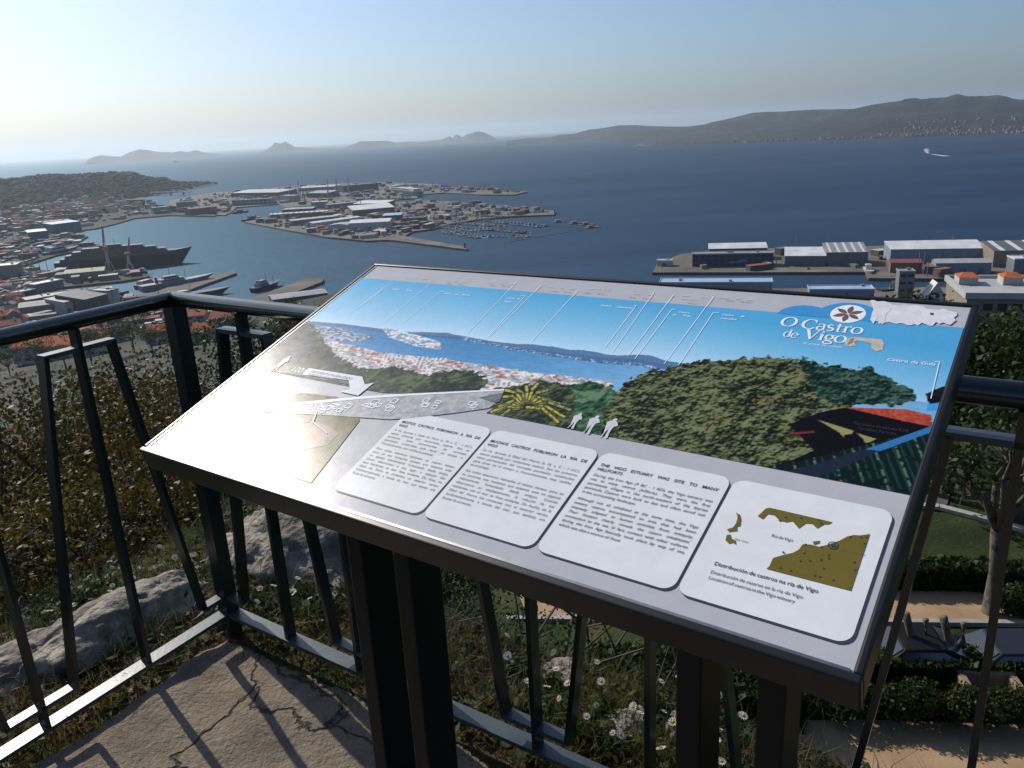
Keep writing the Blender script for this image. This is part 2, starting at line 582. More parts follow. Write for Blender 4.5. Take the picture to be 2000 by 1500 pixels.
W = {
    'white': wall_mat('white_wall', (0.44, 0.43, 0.41)),
    'cream': wall_mat('cream_wall', (0.36, 0.32, 0.26)),
    'grey': wall_mat('grey_sheet_wall', (0.16, 0.165, 0.18), 0.5),
    'blue': wall_mat('blue_sheet_wall', (0.035, 0.065, 0.15), 0.5),
    'navy': wall_mat('navy_wall', (0.035, 0.05, 0.10)),
    'lightblue': wall_mat('pale_blue_wall', (0.20, 0.25, 0.32), 0.5),
    'dark': wall_mat('dark_wall', (0.06, 0.06, 0.065)),
    'brick': wall_mat('brown_wall', (0.20, 0.11, 0.075)),
    'orange': wall_mat('orange_brick_wall', (0.36, 0.13, 0.07)),
    'tan': wall_mat('tan_wall', (0.24, 0.20, 0.15)),
    'teal': wall_mat('teal_wall', (0.06, 0.20, 0.20), 0.5),
}
RF = {
    'white': mat('white_roof', (0.66, 0.66, 0.64), (0.50, 0.50, 0.49), 0.55, 0.08, detail=7),
    'grey': mat('grey_roof', (0.27, 0.27, 0.28), (0.20, 0.20, 0.21), 0.6, 0.1, detail=7),
    'pale': mat('pale_sheet_roof', (0.46, 0.46, 0.44), (0.36, 0.35, 0.33), 0.5, 0.1, detail=7),
    'dark': mat('dark_roof', (0.08, 0.08, 0.085), (0.12, 0.12, 0.12), 0.7, 0.1),
    'tile': mat('terracotta_tile', (0.46, 0.13, 0.055), (0.31, 0.085, 0.04), 0.9, 0.6, detail=8, bump=0.6, bscale=3, dist=0.1, spec=.08),
    'tile2': mat('weathered_tile', (0.36, 0.13, 0.07), (0.21, 0.08, 0.05), 0.9, 0.5, detail=8, bump=0.6, bscale=3, dist=0.1, spec=.08),
    'red': mat('red_sheet_roof', (0.24, 0.055, 0.048), (0.17, 0.045, 0.04), 0.6, 0.2),
    'blue': mat('pale_blue_roof', (0.34, 0.45, 0.60), (0.28, 0.38, 0.52), 0.5, 0.1),
    'brown': mat('brown_roof', (0.17, 0.11, 0.085), (0.12, 0.08, 0.06), 0.8, 0.3),
    'yellow': mat('yellowed_roof', (0.42, 0.38, 0.22), (0.32, 0.29, 0.17), 0.7, 0.3),
}
m_glass = mat('window_glass', (0.02, 0.025, 0.03), (0.03, 0.035, 0.045), 0.12, 0.5, spec=0.7)
m_door = mat('roller_door', (0.10, 0.11, 0.13), (0.14, 0.15, 0.17), 0.6, 0.4)


def warehouse(name, a, b2, depth, h, roof, wall, rmat, label, z0=LZ, rise=None, ndoor=0, ribs=0, nwin=0, cat='warehouse', group=None, floors=1):
    A, Bp = at(a[0], a[1], z0), at(b2[0], b2[1], z0)
    ang = math.atan2(Bp.y - A.y, Bp.x - A.x)
    w = (Bp - A).length
    root = empty(name, (A.x, A.y, z0), ang)
    tag(root, label, cat, group)
    rise = h * 0.18 if rise is None else rise
    ov = 0.4
    if roof == 'flat':
        MB().box(0, w, 0, depth, 0, h).build('wall', W[wall], root)
        r = MB().box(-ov, w + ov, -ov, depth + ov, h, h + 0.5)
        r.box(-ov, w + ov, -ov, -ov + 0.5, h + 0.5, h + 1.1).box(-ov, w + ov, depth + ov - 0.5, depth + ov, h + 0.5, h + 1.1)
        r.box(-ov, -ov + 0.5, -ov + 0.5, depth + ov - 0.5, h + 0.5, h + 1.1).box(w + ov - 0.5, w + ov, -ov + 0.5, depth + ov - 0.5, h + 0.5, h + 1.1)
        ro = r.build('roof', RF[rmat], root)
        for k in range(max(1, int(w // 25))):
            x = random.uniform(0.1, 0.85) * w
            y = random.uniform(0.2, 0.8) * depth
            MB().box(x, x + 2.5, y, y + 2, h + 0.5, h + 2.0).build('roof_unit', RF['grey'], ro)
    elif roof == 'shed':
        wv = MB()
        wv.add([(0, 0, 0), (w, 0, 0), (w, depth, 0), (0, depth, 0), (0, 0, h), (w, 0, h), (w, depth, h + rise), (0, depth, h + rise)],
               [(0, 1, 5, 4), (1, 2, 6, 5), (2, 3, 7, 6), (3, 0, 4, 7), (4, 5, 6, 7)])
        wv.build('wall', W[wall], root)
        ro = MB().add([(-ov, -ov, h), (w + ov, -ov, h), (w + ov, depth + ov, h + rise), (-ov, depth + ov, h + rise),
                       (-ov, -ov, h + .4), (w + ov, -ov, h + .4), (w + ov, depth + ov, h + rise + .4), (-ov, depth + ov, h + rise + .4)],
                      [(4, 5, 6, 7), (0, 1, 5, 4), (1, 2, 6, 5), (2, 3, 7, 6), (3, 0, 4, 7), (3, 2, 1, 0)]).build('roof', RF[rmat], root)
        for k in range(ribs):
            x = w * (k + 0.5) / ribs
            MB().obox((x, 0, h + .47), (x, depth, h + rise + .47), w / ribs * 0.30, 0.16).build('skylight', RF['white' if rmat != 'white' else 'grey'], ro)
    else:                                      # gable, ridge along x ('gable') or along y ('gable_y')
        gx = roof == 'gable'
        wv = MB()
        if gx:
            wv.add([(0, 0, 0), (w, 0, 0), (w, depth, 0), (0, depth, 0), (0, 0, h), (w, 0, h), (w, depth, h), (0, depth, h), (0, depth / 2, h + rise), (w, depth / 2, h + rise)],
                   [(0, 1, 5, 4), (2, 3, 7, 6), (1, 2, 6, 9, 5), (3, 0, 4, 8, 7)])
            rr = MB()
            for s in (0, 1):
                y0, y1 = (-ov, depth / 2) if s == 0 else (depth + ov, depth / 2)
                za = h - rise * ov * 2 / depth
                rr.add([(-ov, y0, za), (w + ov, y0, za), (w + ov, y1, h + rise), (-ov, y1, h + rise), (-ov, y0, za + .35), (w + ov, y0, za + .35), (w + ov, y1, h + rise + .35), (-ov, y1, h + rise + .35)],
                       [(4, 5, 6, 7) if s == 0 else (7, 6, 5, 4), (0, 1, 5, 4), (3, 0, 4, 7), (1, 2, 6, 5)])
        else:
            wv.add([(0, 0, 0), (w, 0, 0), (w, depth, 0), (0, depth, 0), (0, 0, h), (w, 0, h), (w, depth, h), (0, depth, h), (w / 2, 0, h + rise), (w / 2, depth, h + rise)],
                   [(0, 1, 5, 8, 4), (1, 2, 6, 5), (2, 3, 7, 9, 6), (3, 0, 4, 7)])
            rr = MB()
            for s in (0, 1):
                x0, x1 = (-ov, w / 2) if s == 0 else (w + ov, w / 2)
                za = h - rise * ov * 2 / w
                rr.add([(x0, -ov, za), (x0, depth + ov, za), (x1, depth + ov, h + rise), (x1, -ov, h + rise), (x0, -ov, za + .35), (x0, depth + ov, za + .35), (x1, depth + ov, h + rise + .35), (x1, -ov, h + rise + .35)],
                       [(7, 6, 5, 4) if s == 0 else (4, 5, 6, 7), (0, 1, 5, 4), (3, 0, 4, 7), (1, 2, 6, 5)])
        wv.build('wall', W[wall], root)
        ro = rr.build('roof', RF[rmat], root)
        if ribs and gx:
            for k in range(ribs):
                x = w * (k + 0.5) / ribs
                MB().obox((x, 0.2, h + .43), (x, depth / 2 - 0.3, h + rise + .40), w / ribs * 0.3, 0.14).build('skylight', RF['white' if rmat != 'white' else 'grey'], ro)
    for k in range(ndoor):
        x = w * (k + 0.5) / ndoor
        MB().box(x - 2.2, x + 2.2, -0.12, 0.05, 0, min(5, h * 0.6)).build('door', m_door, root)
    for fl in range(floors if nwin else 0):
        for k in range(nwin):
            x = w * (k + 0.5) / nwin
            zc = (fl + 0.55) * h / floors
            MB().box(x - w / nwin * 0.32, x + w / nwin * 0.32, -0.10, 0.05, zc - h / floors * 0.18, zc + h / floors * 0.18).build('window', m_glass, root)
    return root


# fishing quay on the right
w1 = warehouse('dock_office', (1352, 521), (1510, 519), 16, 11.5, 'flat', 'navy', 'grey', 'long dark blue dock office with a wave painted on its front', nwin=12, floors=3, cat='building')
MB().add([(x, -0.16, z) for x, z in ((32, 3.2), (36, 5.0), (42, 4.6), (47, 7.2), (54, 8.2), (50, 6.4), (52, 4.2), (45, 3.4), (38, 2.6))], [tuple(range(9))]).build('painted_wave', wall_mat('wave_blue', (0.10, 0.19, 0.36)), w1)
warehouse('quay_hall', (1384, 508), (1498, 506), 22, 11, 'shed', 'dark', 'white', 'white roofed hall rising behind the dark blue dock office', rise=2.5)
warehouse('quay_hall', (1532, 519), (1612, 519), 34, 9, 'shed', 'grey', 'white', 'white roofed quay hall joined to a ribbed grey hall', rise=3.5, ndoor=4)
warehouse('quay_hall', (1613, 519), (1694, 518), 32, 12, 'shed', 'grey', 'grey', 'grey quay hall with pale skylight strips on its roof', rise=4.5, ribs=5, ndoor=2)
warehouse('quay_hall', (1738, 513), (1924, 511), 34, 12, 'shed', 'lightblue', 'white', 'largest quay hall with pale blue walls and white roof', rise=3, ndoor=5, ribs=0)
warehouse('net_store', (1738, 533), (1800, 533), 12, 8.5, 'shed', 'brick', 'red', 'low brown store with red roof before the large pale blue hall', rise=1.5, ndoor=2)
warehouse('boat_shed', (1826, 535), (1935, 534), 15, 9, 'gable', 'lightblue', 'pale', 'pale blue boat shed with white gable end on the quay edge', rise=2.5, ndoor=3)
warehouse('quay_hall', (1938, 522), (2150, 519), 36, 14, 'shed', 'tan', 'dark', 'tan walled quay hall with dark grey roof', rise=3.5, ribs=6)
warehouse('quay_shed', (1978, 538), (2080, 537), 18, 13, 'flat', 'grey', 'white', 'small grey quay shed with white parapet at the tan hall', ndoor=2)
warehouse('quay_hut', (1283, 520), (1312, 520), 9, 5, 'flat', 'white', 'white', 'small white hut at the open end of the fishing quay', ndoor=1, cat='hut')
warehouse('market_roof', (1288, 577), (1508, 577), 20, 10, 'flat', 'lightblue', 'blue', 'long pale blue flat roofed market hall along the waterfront', cat='building')
warehouse('market_roof', (1580, 590), (1706, 590), 16, 9, 'flat', 'lightblue', 'blue', 'short pale blue flat roofed hall beside the grey tower', cat='building')
warehouse('concrete_tower', (1752, 590), (1782, 590), 12, 22, 'flat', 'grey', 'grey', 'square grey concrete tower on the waterfront', cat='tower', nwin=2, floors=4)
warehouse('white_pavilion', (1808, 596), (1845, 596), 14, 6, 'gable_y', 'white', 'white', 'small white pavilion with steep pointed roof', rise=10, cat='pavilion')

# container quay in the middle of the bay
for (a_, b_, dp, h_, rf, wl_, rm, lb, kw) in [
    ((528, 428), (640, 421), 22, 8, 'gable', 'orange', 'white', 'long orange brick shed with toothed white roof on the middle quay', dict(ribs=11)),
    ((553, 419), (612, 416), 26, 9, 'shed', 'dark', 'grey', 'low dark grey shed behind the long orange brick shed', dict()),
    ((570, 441), (662, 431), 26, 8, 'gable', 'grey', 'pale', 'long grey warehouse with pale roof parallel to the orange shed', dict(ndoor=4)),
    ((612, 446), (706, 433), 24, 8, 'gable', 'white', 'white', 'long white warehouse between the grey one and the big white hall', dict(ndoor=4)),
    ((642, 453), (682, 452), 26, 10, 'gable_y', 'white', 'pale', 'white gabled warehouse next to the big white hall', dict(ndoor=2)),
    ((682, 452), (762, 448), 46, 12, 'gable', 'white', 'white', 'big white hall at the corner of the middle quay', dict(ndoor=3, rise=3)),
    ((690, 423), (772, 416), 50, 11, 'shed', 'brick', 'white', 'broad white roofed hall with brown walls on the middle quay', dict(rise=5)),
    ((690, 407), (752, 406), 40, 9, 'shed', 'brick', 'white', 'white roofed hall with brown walls at the back of the middle quay', dict(rise=3)),
    ((748, 431), (784, 429), 30, 8, 'shed', 'dark', 'blue', 'small hall with bluish roof beside the broad white roofed hall', dict()),
    ((784, 436), (830, 434), 24, 7, 'flat', 'dark', 'dark', 'low dark flat roofed depot near the marina', dict()),
    ((610, 408), (640, 406), 30, 13, 'flat', 'lightblue', 'white', 'pale blue block at the back of the middle quay', dict()),
    ((640, 408), (730, 399), 20, 8, 'gable', 'grey', 'grey', 'long grey shed along the rear edge of the middle quay', dict()),
    ((452, 385), (545, 384), 70, 11, 'shed', 'dark', 'pale', 'wide pale roofed terminal hall on the rear quay', dict(rise=4)),
    ((454, 402), (532, 398), 26, 12, 'flat', 'lightblue', 'grey', 'long bluish grey block on the edge of the rear quay', dict(nwin=9, floors=2)),
    ((548, 394), (574, 394), 24, 14, 'flat', 'cream', 'white', 'cream block with white roof on the rear quay', dict()),
    ((600, 386), (640, 386), 40, 11, 'shed', 'dark', 'grey', 'grey roofed hall below the dockside cranes', dict(rise=4)),
    ((672, 376), (740, 370), 60, 17, 'flat', 'dark', 'dark', 'big dark hall at the far end of the rear quay', dict()),
    ((585, 374), (660, 370), 46, 9, 'shed', 'grey', 'pale', 'pale roofed hall before the big dark hall', dict(rise=3)),
    ((345, 405), (385, 402), 26, 11, 'flat', 'teal', 'grey', 'green grey block between bridge and harbour basin', dict()),
    ((300, 418), (332, 415), 26, 13, 'flat', 'teal', 'grey', 'dull green block with flat roof by the harbour basin', dict()),
    ((372, 420), (425, 414), 26, 12, 'gable', 'brick', 'brown', 'brown shipyard hall by the harbour basin', dict()),
]:
    warehouse('warehouse', a_, b_, dp, h_, rf, wl_, rm, lb, **kw)

# shipyards on the left
for (a_, b_, dp, h_, rf, wl_, rm, lb, kw) in [
    ((128, 551), (206, 544), 20, 9, 'gable', 'tan', 'yellow', 'shipyard shed with yellowed roof beside the dark yacht', dict(ndoor=1, rise=3)),
    ((-10, 545), (36, 541), 26, 14, 'flat', 'tan', 'pale', 'tan shipyard hall left of the brown gantry crane', dict()),
    ((72, 572), (126, 561), 16, 8, 'flat', 'grey', 'white', 'low shed with bright white roof on the channel bank', dict()),
    ((25, 585), (72, 575), 14, 5, 'flat', 'dark', 'grey', 'low dark shed with grey roof on the channel bank', dict()),
    ((105, 456), (160, 449), 36, 16, 'shed', 'blue', 'blue', 'tall blue shipyard hall by the small basin', dict(rise=2)),
    ((58, 472), (96, 468), 26, 15, 'shed', 'blue', 'white', 'blue shipyard hall with white roof edge', dict(rise=2)),
    ((80, 446), (140, 440), 30, 11, 'flat', 'teal', 'grey', 'grey green shipyard hall behind the tall blue one', dict()),
    ((0, 452), (20, 450), 24, 12, 'flat', 'teal', 'teal' if False else 'grey', 'teal sided depot at the town edge', dict()),
    ((90, 600), (135, 594), 22, 9, 'flat', 'cream', 'grey', 'cream block among the grey harbour sheds', dict(nwin=4, floors=2)),
    ((130, 615), (168, 606), 26, 11, 'shed', 'white', 'grey', 'white shed with ribbed front among the harbour sheds', dict(ndoor=3)),
    ((170, 612), (214, 600), 34, 12, 'shed', 'dark', 'dark', 'dark harbour shed with long sloping roof', dict(rise=4)),
    ((216, 597), (236, 592), 26, 13, 'flat', 'white', 'grey', 'white end block of the dark harbour shed', dict()),
    ((40, 622), (120, 612), 30, 9, 'gable', 'grey', 'dark', 'long grey harbour shed behind the red roofed houses', dict(ndoor=2)),
    ((55, 603), (88, 597), 18, 8, 'gable', 'grey', 'grey', 'small grey gabled harbour shed', dict()),
    ((535, 604), (642, 590), 24, 8, 'gable', 'dark', 'grey', 'long dark dock shed beside the bare concrete pier', dict(ndoor=6)),
    ((370, 612), (470, 620), 22, 7, 'shed', 'grey', 'grey', 'grey dock shed behind the corner of the railing', dict(rise=2)),
]:
    warehouse('harbour_shed', a_, b_, dp, h_, rf, wl_, rm, lb, cat='shed', **kw)

# bridge to the rear quay
br = empty('bridge', at(205, 393, LZ))
tag(br, 'low concrete road bridge on piers behind the harbour basin', 'bridge')
P0, P1 = at(160, 384, 0), at(372, 381, 0)
o0 = br.location
deck = MB().obox(P0 - Vector((o0.x, o0.y, 0)) + Vector((0, 0, 10 - LZ)), P1 - Vector((o0.x, o0.y, 0)) + Vector((0, 0, 10 - LZ)), 14, 2.2)
deck.build('deck', W['grey'], br)
for k in range(9):
    p = P0.lerp(P1, (k + 0.5) / 9) - Vector((o0.x, o0.y, 0))
    MB().box(p.x - 1.5, p.x + 1.5, p.y - 4, p.y + 4, -3.5, 9 - LZ).build('pier', W['grey'], br)

# lighthouse marks
for (px, py, h, lb) in ((908, 484, 7, 'small dark beacon at the tip of the long breakwater'), (1083, 415, 6, 'small beacon at the end of the marina mole'), (410, 362, 22, 'slim lighthouse on the point of the wooded headland')):
    p = at(px, py, LZ)
    t = empty('beacon', p)
    tag(t, lb, 'beacon')
    MB().tube([(0, 0, -0.5), (0, 0, h * 0.8)], [1.3, 0.9], 8).build('tower', W['dark'], t)
    MB().tube([(0, 0, h * 0.8), (0, 0, h * 0.95), (0, 0, h)], [1.2, 1.2, 0.1], 8).build('lantern', W['teal'], t)

# ------------------------------------------------------------------ ships
m_hull = mat('black_hull', (0.016, 0.015, 0.017), (0.026, 0.024, 0.026), 0.35, 0.1)
m_steel = mat('grey_ship_paint', (0.20, 0.23, 0.28), (0.15, 0.17, 0.21), 0.5, 0.2)
m_rust = mat('red_lead_paint', (0.25, 0.05, 0.03), (0.17, 0.04, 0.03), 0.7, 0.3)
m_crane = mat('crane_paint', (0.42, 0.36, 0.34), (0.33, 0.28, 0.26), 0.6, 0.3)
m_craner = mat('crane_red', (0.42, 0.11, 0.06), (0.32, 0.09, 0.05), 0.6, 0.3)
m_cranet = mat('crane_tan', (0.34, 0.20, 0.13), (0.26, 0.16, 0.11), 0.6, 0.3)


def hull_mb(L_, B_, H_, rake=0.18, sheer=0.25, n=14):
    """ship's hull, bow towards +x, keel at z = -1.5, origin amidships on the water"""
    b_ = MB()
    V, Fc = [], []
    for i in range(n + 1):
        f = i / n
        w = B_ / 2 * (0.82 + 0.18 * min(1, f * 4)) * (1 - max(0, (f - 0.62) / 0.38) ** 2.2)
        top = H_ * (1 + sheer * max(0, (f - 0.4) / 0.6) ** 2)
        xt = -L_ / 2 + L_ * f
        xb = -L_ / 2 + L_ * f * (1 - rake)
        w = max(w, 0.08)
        V += [(xb, -w * 0.65, -1.5), (xt, -w, top), (xt, w, top), (xb, w * 0.65, -1.5)]
    for i in range(n):
        a, c = i * 4, (i + 1) * 4
        Fc += [(a, c, c + 1, a + 1), (a + 1, c + 1, c + 2, a + 2), (a + 2, c + 2, c + 3, a + 3)]
    Fc += [(0, 1, 2, 3), (n * 4 + 3, n * 4 + 2, n * 4 + 1, n * 4)]
    b_.add(V, Fc)
    return b_


def ship(name, a, b2, beam, free, decks, label, hm, um, cat='ship', masts=(), funnel=None, rake=0.18, sheer=0.25, group=None):
    """a = stern, b2 = bow at the waterline; decks: (x0, x1, width, z0, z1) fractions of length, metres otherwise"""
    A, Bp = at(a[0], a[1], 0), at(b2[0], b2[1], 0)
    L_ = (Bp - A).length
    c = (A + Bp) / 2
    root = empty(name, (c.x, c.y, 0), math.atan2(Bp.y - A.y, Bp.x - A.x))
    tag(root, label, cat, group)
    hull_mb(L_, beam, free, rake, sheer).build('hull', hm, root)
    for k, (x0, x1, w, z0, z1) in enumerate(decks):
        d_ = MB()
        X0, X1 = -L_ / 2 + x0 * L_, -L_ / 2 + x1 * L_
        s = (z1 - z0) * 0.8
        d_.add([(X0, -w / 2, z0), (X1 + s, -w / 2, z0), (X1 + s, w / 2, z0), (X0, w / 2, z0), (X0 + s * .4, -w / 2 * .94, z1), (X1, -w / 2 * .94, z1), (X1, w / 2 * .94, z1), (X0 + s * .4, w / 2 * .94, z1)],
               [(4, 5, 6, 7), (0, 1, 5, 4), (1, 2, 6, 5), (2, 3, 7, 6), (3, 0, 4, 7)])
        dk = d_.build('deckhouse', um, root)
        zc = (z0 + z1) / 2
        MB().box(X0 + (X1 - X0) * .15, X0 + (X1 - X0) * .9, -w / 2 - 0.06, w / 2 + 0.06, zc - (z1 - z0) * .12, zc + (z1 - z0) * .18).build('window_band', m_glass, dk)
    for (x, h) in masts:
        X = -L_ / 2 + x * L_
        zb = free
        MB().tube([(X, 0, zb - 1), (X, 0, h)], [0.35, 0.15], 6).obox((X, -2, h * 0.8), (X, 2, h * 0.8), 0.2, 0.2).build('mast', um, root)
    if funnel:
        X = -L_ / 2 + funnel[0] * L_
        MB().tube([(X, 0, free), (X - 0.5, 0, funnel[1])], [1.6, 1.3], 8).build('funnel', m_rust, root)
    return root


ship('motor_yacht', (112, 536), (380, 511), 20, 14.5, [(0.04, 0.86, 18, 14.0, 18.0), (0.08, 0.80, 17, 18.0, 21.5), (0.13, 0.73, 16, 21.5, 25.0), (0.20, 0.64, 14, 25.0, 28.0), (0.33, 0.48, 10, 28.0, 30.5)],
     'huge black motor yacht moored at the shipyard', m_hull, m_hull, cat='yacht', masts=((0.44, 37),), rake=0.10, sheer=0.35)
ship('trawler', (275, 570), (420, 546), 14, 6, [(0.25, 0.55, 9, 6, 9), (0.3, 0.48, 8, 9, 12)], 'grey patrol ship along the left pier', m_steel, m_steel, masts=((0.4, 20), (0.6, 16)), funnel=(0.22, 12))
ship('trawler', (330, 588), (452, 571), 13, 5, [(0.08, 0.3, 8, 5, 8)], 'dark trawler with pale mast lying at the railing corner', m_hull, W['white'], masts=((0.35, 22),))
ship('trawler', (495, 572), (548, 556), 11, 4.5, [(0.15, 0.45, 7, 4.5, 7.5), (0.2, 0.4, 6, 7.5, 10)], 'dark trawler with pale rigging beside the bare pier', m_hull, W['lightblue'], masts=((0.5, 16), (0.25, 14), (0.75, 12)))
ship('trawler', (268, 566), (318, 552), 10, 4.5, [(0.1, 0.5, 7, 4.5, 8)], 'red hulled trawler astern of the grey patrol ship', m_rust, W['white'], masts=((0.6, 14),))
ship('workboat', (236, 541), (291, 536), 9, 3.5, [(0.65, 0.85, 6, 3.5, 8)], 'white topped workboat moored under the dark yacht', m_hull, W['white'], cat='boat', masts=((0.5, 9),))
ship('supply_ship', (88, 502), (156, 488), 15, 6, [(0.1, 0.5, 11, 6, 12), (0.3, 0.5, 9, 12, 16)], 'blue and white supply ship behind the dark yacht', W['blue'], W['white'], masts=((0.4, 24),))
ship('ferry', (820, 385), (764, 378), 24, 13, [(0.05, 0.9, 22, 13, 19), (0.7, 0.9, 20, 19, 23)], 'white car carrier berthed at the rear quay', W['teal'], W['white'])
ship('tug', (474, 433), (512, 427), 10, 4, [(0.3, 0.6, 6, 4, 8)], 'dark tug with an A-frame at the tip of the middle quay', m_hull, W['navy'], cat='boat', masts=((0.7, 12),))
ship('trawler', (455, 418), (488, 414), 9, 4, [(0.2, 0.5, 6, 4, 8)], 'small dark trawler under the bluish grey block', m_hull, W['grey'], masts=((0.6, 10),))
ship('trawler', (140, 448), (186, 442), 9, 3.5, [(0.2, 0.5, 6, 3.5, 7)], 'trawler lying off the tall blue shipyard hall', m_hull, W['white'], masts=((0.6, 10),))
ship('passenger_boat', (1816, 300), (1806, 297), 9, 4.5, [(0.1, 0.85, 8, 4.5, 9), (0.3, 0.8, 7, 9, 12)], 'white passenger boat crossing the open bay with a wake', W['white'], W['white'], cat='boat')
ship('coaster', (1242, 286), (1290, 285), 16, 6, [(0.1, 0.3, 12, 6, 15)], 'white coaster anchored off the far wooded point', W['white'], W['white'])
ship('cargo_ship', (340, 318), (351, 316), 24, 9, [(0.1, 0.3, 16, 9, 22)], 'tiny ship under the leftmost island', W['grey'], W['grey'])
ship('trawler', (1692, 529), (1700, 541), 8, 4, [(0.2, 0.5, 5, 4, 8)], 'white trawler between the two arms of the fishing quay', W['white'], W['white'], masts=((0.6, 11),))
ship('trawler', (1716, 574), (1762, 570), 9, 4, [(0.5, 0.8, 6, 4, 9)], 'dark ship lying at the grey concrete tower', m_hull, m_hull, masts=((0.5, 14),))
# wake of the passenger boat
wk = MB()
A, Bp = at(1817, 300.5, 0.03), at(1850, 305, 0.03)
d_ = (Bp - A).normalized()
n_ = Vector((-d_.y, d_.x, 0))
wk.add([A - n_ * 3, A + n_ * 3, Bp + n_ * 12, Bp - n_ * 12], [(0, 1, 2, 3)])
tag(wk.build('wake', mat('foam', (0.55, 0.58, 0.60), (0.10, 0.16, 0.24), 0.8, 0.25, obj=False)), kind='structure')


def crane(px, py, h, jib, label, m1, m2, rz=0.3, lean=0.16):
    p = at(px, py, LZ)
    t = empty('dock_crane', p, rz)
    tag(t, label, 'crane')
    for sx in (-1, 1):
        for sy in (-1, 1):
            MB().obox((sx * 4, sy * 4, -0.2), (sx * 1.8, sy * 1.8, h * 0.28), 0.9, 0.9).build('leg', m1, t)
    MB().tube([(0, 0, h * 0.26), (0, 0, h * 0.62)], [2.0, 1.5], 8).build('tower', m1, t)
    MB().box(-3.2, 3.6, -2.2, 2.2, h * 0.62, h * 0.72).build('machine_house', m2, t)
    j = MB()
    a, e = Vector((0.5, 0, h * 0.72)), Vector((jib * lean, 0, h * 0.72 + jib))
    for s in (-1, 1):
        j.obox(a + Vector((0, s * 1.2, 0)), e + Vector((0, s * 0.3, 0)), 0.5, 0.5)
        j.obox(a + Vector((2.0, s * 1.0, 0)), e + Vector((0.3, s * 0.3, 0)), 0.4, 0.4)
    for k in range(8):
        f0, f1 = k / 8, (k + 1) / 8
        s = 1 if k % 2 else -1
        j.obox(a.lerp(e, f0) + Vector((0, s * 1.2 * (1 - f0), 0)), a.lerp(e, f1) + Vector((1.6 * (1 - f1), -s * 1.2 * (1 - f1), 0)), 0.3, 0.3)
    j.build('jib', m2, t)
    MB().tube([e, e - Vector((0, 0, jib * 0.5))], 0.12, 4).build('hoist_rope', W['dark'], t)
    return t


crane(215, 531, 42, 24, 'tall red and white shipyard crane beside the dark yacht', m_crane, m_craner, 2.6, -0.12)
crane(255, 529, 30, 18, 'smaller orange shipyard crane before the bow of the dark yacht', m_crane, m_craner, 0.2, 0.3)
crane(64, 556, 26, 10, 'heavy brown gantry crane on pale legs at the shipyard', m_crane, m_cranet, 0.4, 0.6)
for px, py, lb in ((642, 387, 'nearest to the cream block'), (659, 386, 'middle of three'), (682, 384, 'nearest to the big dark hall')):
    crane(px, py, 34, 22, 'grey dockside crane on the rear quay, ' + lb, m_steel, m_steel, 1.0, 0.1)
for px, py in ((566, 386), (596, 394), (585, 380)):
    tag(crane(px, py, 24, 18, 'small lattice crane among the rear quay halls', m_steel, m_steel, px * 0.1, 0.35), group='small lattice cranes on the rear quay')


# ------------------------------------------------------------------ small boats
def boat_mesh(kind):
    b_ = MB()
    h = hull_mb(9.5, 3.0, 1.2, 0.12, 0.3, 8)
    b_.add(h.v, h.f, 0)
    if kind == 'sail':
        b_.box(-2.2, 1.6, -0.8, 0.8, 1.2, 1.8, 1)
        b_.tube([(0.5, 0, 1.0), (0.5, 0, 12)], 0.11, 5, 2)
        b_.obox((0.5, 0, 2.6), (-3.6, 0, 2.6), 0.25, 0.3, mi=2)
        return b_.mesh('sailing_boat', [W['white'], W['lightblue'], W['grey']])
    b_.box(-3.0, 1.4, -1.1, 1.1, 1.2, 2.6, 1)
    b_.box(-2.2, 0.6, -1.0, 1.0, 2.6, 3.4, 2)
    return b_.mesh('motor_boat', [W['white'] if kind == 'motor' else W['navy'], W['white'], m_glass if kind == 'motor' else W['grey']])


bm = {k: boat_mesh(k) for k in ('sail', 'motor', 'dark')}
binfo = {'sail': ('sailing_boat', 'white sailing boat with bare mast in the marina', 'sailing boats in the marina'),
         'motor': ('motor_boat', 'white motor boat in the marina', 'white motor boats in the marina'),
         'dark': ('motor_boat', 'dark hulled motor boat in the marina', 'dark motor boats in the marina')}
rows = [((832, 440), (935, 452), 17), ((862, 452), (952, 466), 14), ((868, 434), (985, 444), 18), ((930, 446), (1040, 456), 15), ((955, 432), (1062, 444), 15), ((975, 462), (1030, 464), 6), ((895, 428), (1010, 436), 12)]
pont = []
for (a, b2, n) in rows:
    A, Bp = at(a[0], a[1], 0), at(b2[0], b2[1], 0)
    d_ = (Bp - A).normalized()
    nn = Vector((-d_.y, d_.x, 0))
    pont.append((A, Bp))
    for k in range(n):
        for s in (-1, 1):
            if random.random() < 0.32: continue
            kind = random.choice(['sail', 'sail', 'motor', 'motor', 'dark'])
            p = A.lerp(Bp, (k + 0.5) / n) + nn * s * 7.5
            nm, lb, gr = binfo[kind]
            sc_ = random.uniform(0.9, 1.35)
            tag(link(nm, bm[kind], None, (p.x, p.y, 0), math.atan2(nn.y, nn.x) + (math.pi if s < 0 else 0) + random.uniform(-.06, .06), (sc_, sc_, sc_)), lb, 'boat', gr)
for A, Bp in pont:
    q = MB().obox((A.x, A.y, 0.3), (Bp.x, Bp.y, 0.3), 2.2, 0.7).build('pontoon', W['grey'])
    tag(q, 'floating grey pontoon between moored boats in the marina', 'pontoon', 'marina pontoons')
q = MB()
